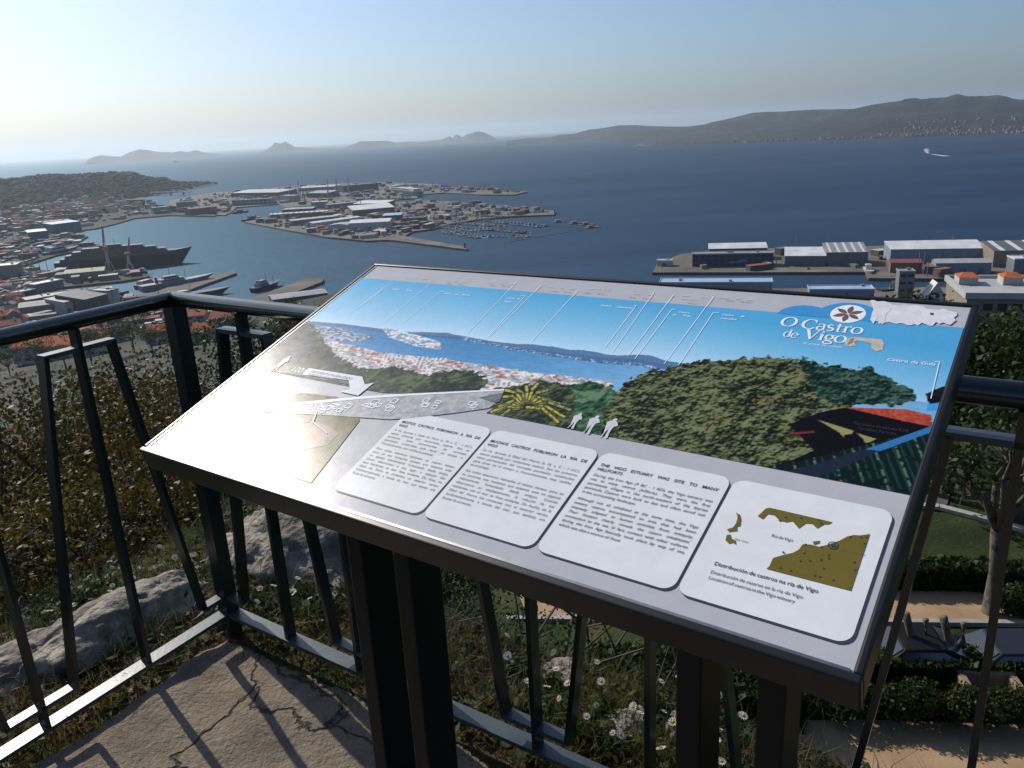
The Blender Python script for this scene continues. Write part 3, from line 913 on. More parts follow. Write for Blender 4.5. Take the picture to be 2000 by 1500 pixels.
for a, b2 in (((985, 474), (1150, 446)), ((1060, 440), (1150, 446)), ((725, 470), (792, 483))):
    A, Bp = at(a[0], a[1], 0.2), at(b2[0], b2[1], 0.2)
    o_ = MB().obox(A, Bp, 2.0, 0.8).build('floating_breakwater', W['dark'])
    tag(o_, {985: 'long thin floating breakwater closing the marina', 1060: 'short floating boom between mussel rafts', 725: 'floating boom off the middle quay'}[a[0]], 'boom')
m_raft = mat('raft_wood', (0.10, 0.085, 0.07), (0.06, 0.05, 0.045), 0.9, 0.3)
for px, py in ((1092, 434), (1124, 437), (1146, 439), (1156, 445)):
    p = at(px, py, 0)
    t = empty('raft', p, 0.2)
    tag(t, 'dark moored raft with a pale hut off the marina', 'raft', 'rafts off the marina')
    MB().box(-11, 11, -5, 5, -0.4, 1.2).build('deck', m_raft, t)
    MB().box(-6, 2, -3, 3, 1.2, 4).build('hut', W['tan'], t)

# cars parked on the quays: rows of pale roofs too far off to count
V, Fc = [], []
cb = MB()
for (a, b2, n, rws) in (((842, 363), (1000, 375), 60, 4), ((745, 366), (815, 372), 34, 9), ((780, 440), (845, 436), 22, 3), ((870, 420), (980, 425), 40, 2), ((640, 456), (668, 459), 10, 1), ((700, 392), (800, 388), 40, 4), ((990, 417), (1070, 415), 20, 2)):
    A, Bp = at(a[0], a[1], LZ), at(b2[0], b2[1], LZ)
    d_ = (Bp - A).normalized()
    nn = Vector((-d_.y, d_.x, 0))
    for r in range(rws):
        for k in range(n):
            if random.random() < 0.2: continue
            p = A.lerp(Bp, (k + random.uniform(.3, .7)) / n) + nn * (r * 11 + random.uniform(-.5, .5))
            if p.y < 0: continue
            mi = random.choice([0, 0, 1, 1, 2, 3])
            cb.obox(p - nn * 2.2 + Vector((0, 0, .6)), p + nn * 2.2 + Vector((0, 0, .6)), 1.8, 0.8, mi=mi)
            cb.obox(p - nn * 1.4 + Vector((0, 0, 1.2)), p + nn * 1.0 + Vector((0, 0, 1.2)), 1.6, 0.6, mi=mi)
tag(cb.build('parked_cars', [W['white'], W['grey'], W['dark'], W['brick']]), 'rows of parked cars packed together on the far quays', 'cars', None, 'stuff')

# loose gear, containers, lorries and light poles on the quays
def in_poly(x, y, poly):
    m = False
    n = len(poly)
    for i in range(n):
        x0, y0 = poly[i]
        x1, y1 = poly[(i + 1) % n]
        if (y0 > y) != (y1 > y) and x < (x1 - x0) * (y - y0) / (y1 - y0) + x0: m = not m
    return m


cb = MB()
for poly, n in (([(490, 433), (556, 416), (740, 399), (830, 393), (900, 396), (1078, 413), (1000, 420), (930, 427), (880, 435), (850, 444), (800, 450), (780, 460), (715, 466), (640, 459), (560, 446)], 620),
                ([(340, 393), (450, 375), (600, 363), (740, 357), (860, 362), (1020, 375), (940, 379), (860, 374), (812, 379), (805, 386), (700, 393), (600, 400), (550, 396), (460, 403), (440, 416), (340, 412)], 620),
                ([(1290, 527), (1340, 500), (1500, 490), (2100, 476), (2100, 540), (1705, 540), (1690, 527)], 60),
                ([(-40, 500), (90, 505), (30, 522), (150, 534), (280, 533), (230, 546), (110, 558), (60, 575), (-40, 600)], 220),
                ([(-40, 440), (120, 452), (165, 461), (145, 473), (190, 478), (100, 496), (-40, 505)], 230),
                ([(130, 450), (260, 423), (330, 417), (420, 418), (350, 406), (250, 396), (150, 390), (80, 420)], 300),
                ([(0, 640), (110, 570), (230, 572), (300, 600), (420, 625), (300, 650)], 130)):
    xs_, ys_ = [p[0] for p in poly], [p[1] for p in poly]
    k = 0
    while k < n:
        px, py = random.uniform(min(xs_), max(xs_)), random.uniform(min(ys_), max(ys_))
        if not in_poly(px, py, poly): continue
        k += 1
        p = at(px, py, LZ)
        r = random.random()
        a = random.choice([0.35, 0.35 + math.pi / 2, 1.1]) + random.uniform(-.1, .1)
        if r < .10:
            h = random.uniform(9, 20)
            cb.obox(p, p + Vector((0, 0, h)), .5, .5, mi=4)
            continue
        if r < .45: w, l, h = 1.8, 4.4, 1.5
        elif r < .85: w, l, h = random.uniform(2.2, 5), random.uniform(5, 14), random.uniform(2.2, 5.2)
        else: w, l, h = random.uniform(6, 12), random.uniform(12, 26), random.uniform(4, 7)
        d_ = Vector((math.cos(a) * l / 2, math.sin(a) * l / 2, 0))
        mi = random.choice([0, 0, 0, 1, 2, 2, 3, 4, 4, 5, 6])
        cb.obox(p - d_ + Vector((0, 0, h / 2)), p + d_ + Vector((0, 0, h / 2)), w, h, mi=mi)
        if r >= .85:
            cb.obox(p - d_ * 1.02 + Vector((0, 0, h + .2)), p + d_ * 1.02 + Vector((0, 0, h + .2)), w * 1.04, .4, mi=random.choice([5, 4, 7, 1]))
tag(cb.build('dock_gear', [W['dark'], W['brick'], W['tan'], W['blue'], W['grey'], W['white'], W['lightblue'], RF['tile2']]), 'containers, lorries, poles and gear strewn over the quays', 'dock gear', None, 'stuff')


# ------------------------------------------------------------------ houses
def house_mesh(wall, roofm, w, d, h, rise, hip):
    b_ = MB()
    b_.box(-w / 2, w / 2, -d / 2, d / 2, -6, h, 0)
    e = 0.4
    i = w * 0.28 if hip else -e
    b_.add([(-w / 2 - e, -d / 2 - e, h), (w / 2 + e, -d / 2 - e, h), (w / 2 + e, d / 2 + e, h), (-w / 2 - e, d / 2 + e, h), (-w / 2 + i, 0, h + rise), (w / 2 - i, 0, h + rise)],
           [(0, 1, 5, 4), (2, 3, 4, 5), (1, 2, 5), (3, 0, 4)], 1)
    n = max(2, int(w // 3))
    for fl in range(max(1, int(h // 3))):
        for k in range(n):
            x = -w / 2 + w * (k + 0.5) / n
            for s in (-1, 1):
                b_.box(x - 0.5, x + 0.5, s * d / 2 - 0.06, s * d / 2 + 0.06, fl * 3 + 1.0, fl * 3 + 2.3, 2)
    b_.box(w * 0.2, w * 0.2 + 0.8, d * 0.1, d * 0.1 + 0.8, h, h + rise + 0.6, 0)
    return b_.mesh('house', [W[wall], RF[roofm], m_glass])


def block_mesh(wall, w, d, h):
    b_ = MB()
    b_.box(-w / 2, w / 2, -d / 2, d / 2, -6, h, 0)
    b_.box(-w / 2 - .3, w / 2 + .3, -d / 2 - .3, d / 2 + .3, h, h + 0.6, 1)
    b_.box(-2, 2, -2, 2, h + .6, h + 3, 0)
    for fl in range(int(h // 3)):
        for k in range(max(2, int(w // 3.2))):
            x = -w / 2 + w * (k + 0.5) / max(2, int(w // 3.2))
            for s in (-1, 1):
                b_.box(x - 0.8, x + 0.8, s * d / 2 - 0.06, s * d / 2 + 0.06, fl * 3 + 0.8, fl * 3 + 2.3, 2)
    return b_.mesh('apartment_block', [W[wall], RF['grey'], m_glass])


HV = [('house', house_mesh('white', 'tile', 11, 9, 6, 2.4, True), 'white house with orange hipped tile roof in the harbour district', 'white hipped houses in the harbour district'),
      ('house', house_mesh('cream', 'tile2', 14, 9, 5.5, 2.2, False), 'cream house with weathered gabled tile roof in the harbour district', 'cream gabled houses in the harbour district'),
      ('house', house_mesh('white', 'brown', 9, 8, 7, 2.0, False), 'narrow white house with brown roof in the harbour district', 'narrow brown roofed houses in the harbour district'),
      ('house', house_mesh('grey', 'tile2', 18, 10, 5, 2.0, False), 'long grey house with weathered tile roof in the harbour district', 'long grey houses in the harbour district'),
      ('apartment_block', block_mesh('white', 16, 12, 15), 'white flat roofed apartment block in the harbour district', 'white apartment blocks in the harbour district'),
      ('apartment_block', block_mesh('brick', 18, 12, 18), 'brown apartment block in the harbour district', 'brown apartment blocks in the harbour district')]


def far_head_z(x, y):
    return LZ


cnt = 0
taken = []
while cnt < 235:
    px = random.uniform(-60, 300)
    py = random.uniform(372, 470) if random.random() < 0.8 else random.uniform(560, 632)
    if py < 560 and py > 452 - max(0, px - 40) * 0.28: continue
    if py < 376 + max(0, px) * 0.08: continue
    if py > 560 and px > 40 + (py - 560) * 0.2: continue
    p = at(px, py, LZ)
    r = math.hypot(p.x, p.y)
    if any((p.x - q[0]) ** 2 + (p.y - q[1]) ** 2 < (16 + r * 0.004) ** 2 for q in taken): continue
    taken.append((p.x, p.y))
    k = random.choices(range(6), (4, 4, 3, 3, 2 if py < 430 else 0.5, 1.5 if py < 430 else 0.4))[0]
    nm, me, lb, gr = HV[k]
    s = random.uniform(0.85, 1.25)
    cnt += 1
    tag(link(nm, me, None, (p.x, p.y, LZ), random.choice([0.3, 0.3 + math.pi / 2]) + random.uniform(-.2, .2), (s, s, s)), lb, nm.replace('_', ' ').replace('apartment block', 'building'), gr)

# towns on the far shore: hundreds of pale specks
tb = MB()
for k in range(900):
    px = random.uniform(1420, 2060) if random.random() < 0.85 else random.uniform(1330, 1500)
    f = random.random() ** 2.6
    D0 = lerp_table([(1278, 5600), (1500, 5200), (1690, 5000), (2060, 4880)], px)
    if px < 1690 and f > 0.35: continue
    if 1560 < px < 1700 and random.random() < 0.6: continue
    if mnoise.noise(Vector((px * .03, f * 5, 2))) < -.12: continue
    r = D0 + 70 + f * (760 if px > 1750 else 380)
    d = ray(px, 262)
    hd = math.hypot(d.x, d.y)
    x, y = d.x / hd * r, d.y / hd * r
    tb.v and None
    V.append((x, y))
bpy.context.view_layer.update()
dg = bpy.context.evaluated_depsgraph_get()
for (x, y) in V:
    hit, loc, nrm, idx, ob, mx = sc.ray_cast(dg, Vector((x, y, 900)), Vector((0, 0, -1)))
    if not hit or loc.z < 2 or loc.z > 120: continue
    w, d_, h = random.uniform(7, 17), random.uniform(7, 11), random.uniform(4, 10)
    mi = random.choice([0, 0, 1, 2])
    tb.box(x - w / 2, x + w / 2, y - d_ / 2, y + d_ / 2, loc.z - 6, loc.z + h, mi)
    if random.random() < 0.6:
        tb.box(x - w / 2 - .4, x + w / 2 + .4, y - d_ / 2 - .4, y + d_ / 2 + .4, loc.z + h, loc.z + h + 1.8, 3)
tag(tb.build('far_town', [W['tan'], W['brick'], W['grey'], RF['tile2']]), 'pale houses of the towns along the far shore', 'town', None, 'stuff')

# outer harbour district: roofs beyond the counted houses, and the woods and street trees around them
tb, wd = MB(), MB()
m_wood = mat('far_foliage', (0.006, 0.012, 0.007), (0.018, 0.026, 0.013), 0.95, 0.05, obj=False, spec=.1)
ico = bmesh.new()
bmesh.ops.create_icosphere(ico, subdivisions=1, radius=1)
IV = [v_.co.copy() for v_ in ico.verts]
IF = [tuple(v_.index for v_ in f.verts) for f in ico.faces]
ico.free()


def blob(x, y, z, r, h):
    k1 = random.uniform(0, 9)
    wd.add([(x + c.x * r * (1 + .35 * mnoise.noise(c * 1.7 + Vector((k1, 0, 0)))), y + c.y * r * (1 + .35 * mnoise.noise(c * 1.7 + Vector((0, k1, 0)))), z + h * (.45 + .55 * c.z * (1 + .4 * mnoise.noise(c * 2 + Vector((0, 0, k1)))))) for c in IV], IF)


k = 0
while k < 620:
    px, py = random.uniform(-120, 330), random.uniform(374, 452)
    if py < 376 + max(0, px) * 0.07 or py > 452 - max(0, px - 40) * 0.20: continue
    k += 1
    p = at(px, py, LZ)
    if k % 3 == 0:
        blob(p.x, p.y, LZ - 1, random.uniform(5, 11), random.uniform(7, 13))
        continue
    w, d_, h = random.uniform(9, 24), random.uniform(8, 13), random.uniform(4, 13)
    mi = random.choice([0, 1, 1, 2, 3])
    tb.box(p.x - w / 2, p.x + w / 2, p.y - d_ / 2, p.y + d_ / 2, LZ - 2, LZ + h, mi)
    tb.box(p.x - w / 2 - .4, p.x + w / 2 + .4, p.y - d_ / 2 - .4, p.y + d_ / 2 + .4, LZ + h, LZ + h + 1.0, random.choice([4, 4, 5, 6]))
tag(tb.build('outer_district', [W['white'], W['cream'], W['grey'], W['brick'], RF['tile2'], RF['brown'], RF['grey']]), 'packed roofs of the outer harbour district', 'houses', None, 'stuff')
for k in range(2600):
    px = random.uniform(-200, 425)
    r = lerp_table([(-500, 2350), (0, 2450), (200, 2650), (330, 2950), (425, 3300)], px) + 640 * random.random() ** .7
    d = ray(px, 350)
    hd = math.hypot(d.x, d.y)
    x, y = d.x / hd * r, d.y / hd * r
    hit, loc, nrm, idx, ob, mx = sc.ray_cast(dg, Vector((x, y, 900)), Vector((0, 0, -1)))
    if not hit or loc.z < 1.5 or not ob.name.startswith('headland'): continue
    if px > 330 and random.random() < .6: continue
    blob(x, y, loc.z - 1, random.uniform(6, 15), random.uniform(6, 14))
tag(wd.build('far_woods', m_wood), 'dark woods on the low headland and between the far houses', 'woods', None, 'stuff')



# ------------------------------------------------------------------ houses on the slope below the lookout
def ground_at(px, py):
    d = ray(px, py)
    hd = math.hypot(d.x, d.y)
    ux, uy, k = d.x / hd, d.y / hd, d.z / hd
    r = 2.0
    while r < 640:
        if ZC + k * r <= hill_z(ux * r, uy * r): break
        r *= 1.01
    return Vector((ux * r, uy * r, hill_z(ux * r, uy * r)))


def near_house(a, b2, depth, h, roof, wall, rm, label, nwin=4, floors=2, rise=3.0, chim=True):
    g = ground_at((a[0] + b2[0]) / 2, (a[1] + b2[1]) / 2)
    root = warehouse('house', a, b2, depth, h, roof, wall, rm, label, z0=g.z - 0.5, rise=rise, nwin=nwin, floors=floors, cat='house')
    ro = [c for c in root.children if c.name.startswith('roof')][0]
    w = (at(b2[0], b2[1], g.z - 0.5) - at(a[0], a[1], g.z - 0.5)).length
    if chim:
        MB().box(w * .7, w * .7 + .9, depth * .45, depth * .45 + .9, h + rise * .4, h + rise + 1.3).box(w * .7 - .1, w * .7 + 1.0, depth * .45 - .1, depth * .45 + 1.0, h + rise + 1.3, h + rise + 1.5).build('chimney', W['white'], ro)
    MB().box(-.45, w + .45, -.62, -.48, h - .25, h - .1).build('gutter', W['white'], ro)
    return root


near_house((28, 712), (140, 706), 24, 10.5, 'gable', 'white', 'tile', 'white house with the widest bright orange tile roof', nwin=6, rise=4)
near_house((142, 700), (214, 694), 14, 8, 'gable', 'white', 'tile', 'house with low orange tile roof beside the widest orange roof', nwin=3)
near_house((152, 676), (198, 670), 12, 9, 'gable_y', 'white', 'tile2', 'white gabled house with two dark windows above the low orange roof', nwin=3)
near_house((198, 676), (248, 668), 14, 8, 'gable', 'white', 'tile', 'house with red tile roof next to the white gabled house', nwin=3)
near_house((286, 674), (352, 670), 14, 8, 'gable', 'cream', 'tile', 'cream house with orange roof left of the corner post', nwin=3)
near_house((362, 674), (418, 672), 12, 7.5, 'gable', 'white', 'tile', 'white house with orange roof right of the corner post', nwin=3)
near_house((412, 648), (466, 644), 16, 8, 'gable', 'grey', 'tile2', 'grey house with dull red roof under the flat white roof', nwin=3)
near_house((412, 636), (472, 630), 16, 9, 'flat', 'cream', 'white', 'flat white roofed house above the dull red roof', nwin=4, rise=.2, chim=False)
near_house((538, 662), (600, 660), 14, 9, 'gable', 'orange', 'tile', 'orange walled house with red roof beside the sign edge', nwin=3)
near_house((-60, 700), (24, 694), 16, 8, 'gable', 'cream', 'tile2', 'cream house with faded tile roof at the left of the widest roof', nwin=4)
near_house((-30, 640), (20, 634), 14, 8, 'gable', 'white', 'tile', 'white house with red roof in the row along the harbour road', nwin=3)
near_house((18, 634), (44, 630), 12, 8, 'gable_y', 'grey', 'tile2', 'narrow grey house with red gable in the row along the harbour road', nwin=2)
near_house((0, 655), (42, 650), 14, 7, 'gable', 'white', 'tile2', 'white house with pinkish roof below the harbour road row', nwin=3)
near_house((320, 640), (402, 634), 18, 7, 'gable', 'cream', 'tile2', 'broad house with pale red roof behind the corner post', nwin=4)
near_house((56, 650), (86, 646), 10, 6, 'flat', 'white', 'white', 'small white flat house above the left rail', nwin=2, rise=.2, chim=False)
near_house((90, 650), (125, 645), 10, 6, 'shed', 'grey', 'pale', 'small pale roofed house above the left rail', nwin=2, rise=1.5, chim=False)

# apartment building behind the park
Zb = 88.0
apt = warehouse('apartment_building', (1868, 757), (2120, 766), 17, 16.5, 'flat', 'tan', 'pale', 'flat roofed apartment building with two tiled penthouses behind the park', z0=Zb, nwin=9, floors=5, cat='building')
for k, x in enumerate((0.6, 7.9, 15.2)):
    ph = MB().box(x, x + 3.2, 10, 14, 17.0, 18.4).build('penthouse', W['white'], apt)
    MB().add([(x - .1, 9.7, 18.4), (x + 3.6, 9.7, 18.4), (x + 3.6, 14.3, 18.4), (x - .1, 14.3, 18.4), (x + .9, 12, 19.1), (x + 2.4, 12, 19.1)], [(0, 1, 5, 4), (2, 3, 4, 5), (1, 2, 5), (3, 0, 4)]).build('penthouse_roof', RF['tile'], ph)

# ------------------------------------------------------------------ foliage
def leafmat(key, c1, c2, c3, transl=0.36, scale=3.0, rough=0.5):
    return mat(key, c1, c2, rough, scale, c3=c3, transl=transl, spec=0.15, detail=3)


LF = {
    'olive': leafmat('olive_yellow_leaf', (0.026, 0.026, 0.006), (0.15, 0.105, 0.016), (0.052, 0.048, 0.009)),
    'russet': leafmat('russet_leaf', (0.030, 0.022, 0.006), (0.12, 0.068, 0.015), (0.052, 0.041, 0.009)),
    'dark': leafmat('dark_green_leaf', (0.016, 0.028, 0.008), (0.045, 0.058, 0.014), (0.028, 0.042, 0.010), 0.3),
    'mid': leafmat('mid_green_leaf', (0.018, 0.034, 0.007), (0.055, 0.075, 0.014), (0.032, 0.050, 0.009), 0.35),
    'grass': leafmat('grass_blade', (0.050, 0.075, 0.014), (0.125, 0.125, 0.035), (0.08, 0.10, 0.02), 0.4, 1.5),
    'greygreen': leafmat('grey_green_leaf', (0.06, 0.075, 0.045), (0.12, 0.135, 0.09), (0.09, 0.105, 0.065), 0.3),
    'dry': leafmat('dry_straw', (0.16, 0.075, 0.022), (0.24, 0.15, 0.055), (0.10, 0.05, 0.018), 0.3, 2.5),
}
m_bark = mat('bark', (0.055, 0.042, 0.032), (0.10, 0.08, 0.062), 0.9, 4, bump=0.8, bscale=14, dist=0.03)
m_plane = mat('plane_bark', (0.11, 0.092, 0.072), (0.035, 0.028, 0.022), 0.9, 3.5, bump=0.6, bscale=9, dist=0.04, c3=(0.11, 0.092, 0.07))
m_twig = mat('twig', (0.085, 0.068, 0.055), (0.05, 0.04, 0.032), 0.9, 6)


def leaves(blobs, n, size, seed, shell=0.55, droop=0.0, asp=0.55):
    """n leaf quads spread over the volume of ellipsoid blobs (x, y, z, rx, ry, rz)"""
    g = np.random.default_rng(seed)
    bl = np.array(blobs, float)
    vol = (bl[:, 3] * bl[:, 4] * bl[:, 5]) ** 0.7
    idx = g.choice(len(bl), n, p=vol / vol.sum())
    d = g.normal(size=(n, 3))
    d /= np.linalg.norm(d, axis=1)[:, None]
    r = shell + (1 - shell) * g.random(n) ** 0.6
    r *= 1 + 0.12 * g.normal(size=n)
    P = bl[idx, :3] + d * bl[idx, 3:6] * r[:, None]
    a = g.normal(size=(n, 3))
    a /= np.linalg.norm(a, axis=1)[:, None]
    c = np.cross(a, d + 0.6 * g.normal(size=(n, 3)))
    c /= np.linalg.norm(c, axis=1)[:, None] + 1e-9
    s = size * (0.6 + 0.8 * g.random(n))[:, None]
    a *= s
    c *= s * asp
    P[:, 2] -= droop * g.random(n)
    V = np.stack([P - a, P - c, P + a, P + c], 1).reshape(-1, 3)
    return V, np.arange(4 * n).reshape(-1, 4)


def branches(base, tips, r0, seed, bend=0.15):
    b_ = MB()
    rnd = random.Random(seed)
    for t in tips:
        t = Vector(t)
        L_ = (t - base).length
        pts = []
        for k in range(6):
            f = k / 5
            q = base.lerp(t, f) + Vector((rnd.uniform(-1, 1), rnd.uniform(-1, 1), rnd.uniform(-.5, 1))) * L_ * bend * math.sin(math.pi * f) * 0.6
            pts.append(q)
        b_.tube(pts, [r0 * (1 - 0.85 * k / 5) for k in range(6)], 6)
        for _ in range(3):
            i = rnd.randint(2, 4)
            e = pts[i] + Vector((rnd.uniform(-1, 1), rnd.uniform(-1, 1), rnd.uniform(0, 1))) * L_ * 0.3
            b_.tube([pts[i], (pts[i] + e) / 2 + Vector((0, 0, L_ * .03)), e], [r0 * .35, r0 * .22, r0 * .06], 5)
    return b_


def shrub(px, top, r, rad, leaf, n, size, label, name='shrub', cat='shrub', group=None, seed=0, flat=0.8, ntip=9):
    """bush on the slope: azimuth of a pixel column, distance r, crown top at pixel row top"""
    d = ray(px, top)
    hd = math.hypot(d.x, d.y)
    x, y = d.x / hd * r, d.y / hd * r
    zt = ZC + d.z / hd * r
    zb = hill_z(x, y)
    h = max(0.8, zt - zb)
    rnd = random.Random(seed * 7 + 1)
    t = empty(name, (x, y, zb - 0.05))
    tag(t, label, cat, group)
    blobs = []
    for k in range(11):
        a = rnd.uniform(0, 6.28)
        q = rnd.uniform(0, 0.75) * rad
        zz = rnd.uniform(0.22, 0.86) * h
        s = rnd.uniform(0.30, 0.55) * rad
        s = min(s, (h - zz) / 0.8 + 0.05)
        blobs.append((q * math.cos(a), q * math.sin(a), zz, s, s, s * flat))
    V, Q = leaves(blobs, int(n * 2.6), size * .54, seed + 100)
    link('crown', fast_mesh('crown', V, Q, LF[leaf]), t)
    branches(Vector((0, 0, -0.1)), [(b_[0], b_[1], b_[2]) for b_ in blobs[:ntip]], 0.03 + rad * 0.025, seed).build('trunk', m_twig, t, smooth=True)
    return t


spec = [  # px, top row, distance, radius, leaf, leaves, size
    (30, 735, 7.0, 2.0, 'olive', 9000, 0.040, 'tall olive yellow bush just outside the left rail'),
    (150, 705, 8.5, 2.2, 'olive', 9000, 0.042, 'yellow leaved bush rising to the widest orange roof'),
    (265, 720, 7.5, 1.7, 'russet', 7500, 0.038, 'russet leaved bush left of the corner post'),
    (345, 760, 6.2, 1.3, 'olive', 5200, 0.036, 'small yellow green bush behind the corner post'),
    (-60, 800, 6.0, 1.6, 'russet', 5000, 0.04, 'russet bush at the far left of the slope'),
    (300, 625, 14.0, 2.6, 'mid', 6500, 0.065, 'loose grey green tree crown left of the corner post'),
    (420, 650, 13.0, 2.8, 'dark', 8000, 0.07, 'dark bushy tree behind the corner post'),
    (500, 605, 20.0, 3.4, 'dark', 8000, 0.095, 'dark round tree crown beside the second rail bar'),
    (590, 640, 15.0, 3.0, 'dark', 8000, 0.08, 'dark tree crown hidden partly by the sign'),
    (480, 850, 7.0, 1.8, 'dark', 6500, 0.05, 'dark low bush beneath the sign edge'),
    (90, 960, 4.6, 1.0, 'olive', 4200, 0.028, 'low straggling yellow bush with bare twigs'),
    (230, 930, 5.0, 1.1, 'olive', 4200, 0.028, 'low yellow green bush with tangled twigs'),
    (420, 970, 4.6, 0.9, 'olive', 3200, 0.028, 'low bush behind the mossy boulder'),
    (610, 990, 4.4, 0.9, 'russet', 3000, 0.028, 'low russet bush under the sign edge'),
    (780, 1000, 5.2, 1.2, 'dark', 4000, 0.035, 'dark bush behind the left sign legs'),
    (930, 1080, 4.6, 0.9, 'dark', 2400, 0.03, 'dark twiggy bush right of the left sign legs'),
]
for k, (px, tp, r, rad, lf, n, sz, lb) in enumerate(spec):
    shrub(px, tp, r, rad, lf, n, sz, lb, seed=k + 1)

# trees among the houses on the slope
def slope_trees():
    rnd = random.Random(91)
    sites = [(-20, 725, 'dark tree before the cream house with faded roof'), (20, 735, 'dark tree under the widest orange roof at its left end'), (75, 730, 'dark tree under the middle of the widest orange roof'), (130, 722, 'dark tree at the right end of the widest orange roof'),
             (180, 715, 'dark tree below the low orange roof'), (225, 700, 'tall dark tree beside the red tile roof'), (262, 690, 'tall dark tree between red roofs'), (300, 695, 'dark tree before the cream house by the corner post'), (352, 690, 'dark tree hidden by the corner post'),
             (400, 690, 'dark tree before the white house by the corner post'), (445, 675, 'dark tree below the dull red roof'), (490, 680, 'dark tree behind the second rail bar'), (540, 685, 'dark tree before the orange walled house'), (575, 650, 'tall dark tree behind the orange walled house'),
             (478, 648, 'dark tree above the second rail bar'), (275, 660, 'dark tree above the red roofs at the corner post')]
    for k, (px, py, lb) in enumerate(sites):
        g_ = ground_at(px, py)
        r_ = math.hypot(g_.x, g_.y)
        h_ = r_ * rnd.uniform(.028, .045)
        tree((g_.x, g_.y, g_.z - .2), h_, h_ * .52, 'dark' if k % 3 else 'mid', 1500, .022 * h_, lb, 700 + k, tr=.03 * h_, name='slope_tree')


# bare twig tangles between the low bushes
for k, (px, py, r, lb) in enumerate(((70, 1100, 4.0, 'tangle of bare grey twigs at the foot of the left bushes'), (330, 1060, 4.3, 'spray of bare twigs left of the corner post'), (1050, 1130, 3.6, 'bare twigs reaching up beyond the sign legs'))):
    d = ray(px, py)
    hd = math.hypot(d.x, d.y)
    x, y = d.x / hd * r, d.y / hd * r
    zb = hill_z(x, y)
    t = empty('bare_shrub', (x, y, zb - 0.05))
    tag(t, lb, 'shrub')
    rnd = random.Random(k + 50)
    zt = ZC + d.z / hd * r - zb
    tips = [(rnd.uniform(-1, 1), rnd.uniform(-.6, .6), max(.5, zt) * rnd.uniform(.6, 1.25)) for _ in range(16)]
    branches(Vector((0, 0, 0)), tips, 0.018, k + 9, 0.35).build('twigs', m_twig, t)


# ------------------------------------------------------------------ the park terrace
def tree(base, h, rad, leaf, n, size, label, seed, bark=m_bark, tr=0.22, fork=0.35, name='tree', group=None, nlimb=7, up=0.55):
    rnd = random.Random(seed)
    t = empty(name, base)
    tag(t, label, 'tree', group)
    tk = MB()
    fp = Vector((rnd.uniform(-.3, .3), rnd.uniform(-.3, .3), h * fork))
    tk.tube([(0, 0, -0.3), (0, 0, 0.1), fp * 0.5 + Vector((.1, 0, 0)), fp], [tr * 1.5, tr * 1.1, tr, tr * 0.9], 10)
    trunk = tk
    blobs, tips = [], []
    for k in range(nlimb):
        a = 2 * math.pi * (k + rnd.uniform(-.3, .3)) / nlimb
        q = rad * rnd.uniform(.35, .75)
        tip = Vector((math.cos(a) * q, math.sin(a) * q, h * rnd.uniform(up, 0.85)))
        tips.append(tip)
        s = rad * rnd.uniform(.34, .5)
        blobs.append((tip.x, tip.y, tip.z, s, s, s * .75))
    for k in range(4):
        s = rad * rnd.uniform(.3, .45)
        blobs.append((rnd.uniform(-.35, .35) * rad, rnd.uniform(-.35, .35) * rad, h * .88 - s * .4, s, s, s * .7))
    br_ = branches(fp, tips, tr * 0.6, seed + 5)
    trunk.add(br_.v, br_.f)
    trunk.build('trunk', bark, t, smooth=True)
    if n:
        V, Q = leaves(blobs, n, size, seed + 900)
        link('crown', fast_mesh('crown', V, Q, LF[leaf]), t)
    return t


slope_trees()


def bpt(px, py, z=TZ):
    p = at(px, py, z)
    return (p.x, p.y, z - 0.02)


tree(bpt(1932, 1196), 9.5, 3.2, 'dark', 2600, 0.12, 'old pollarded plane tree with knotty pale trunk on the gravel', 31, m_plane, 0.23, 0.36, 'plane_tree', nlimb=9)
for k, (px, py, h, rad, lf, lb) in enumerate([
    (1965, 1010, 9.5, 3.6, 'dark', 'dark spreading tree on the lawn right of the pale kerb'),
    (1850, 960, 8.0, 3.8, 'dark', 'dark tree with forked trunk at the end of the park path'),
    (1765, 950, 9.0, 3.4, 'dark', 'dark tree close to the sign edge'),
    (2070, 985, 10.0, 4.0, 'dark', 'dark tree cut by the right frame edge'),
    (1905, 890, 5.5, 3.6, 'mid', 'broad green tree in front of the apartment building'),
    (2020, 860, 7.2, 3.6, 'mid', 'tall green tree hiding the apartment building corner'),
    (1800, 880, 6.0, 3.6, 'dark', 'round dark tree behind the park path'),
    (1700, 900, 9.0, 4.0, 'dark', 'dark tree hidden behind the sign'),
]):
    tree(bpt(px, py), h, rad, lf, 3800, 0.13, lb, 60 + k, tr=0.26)


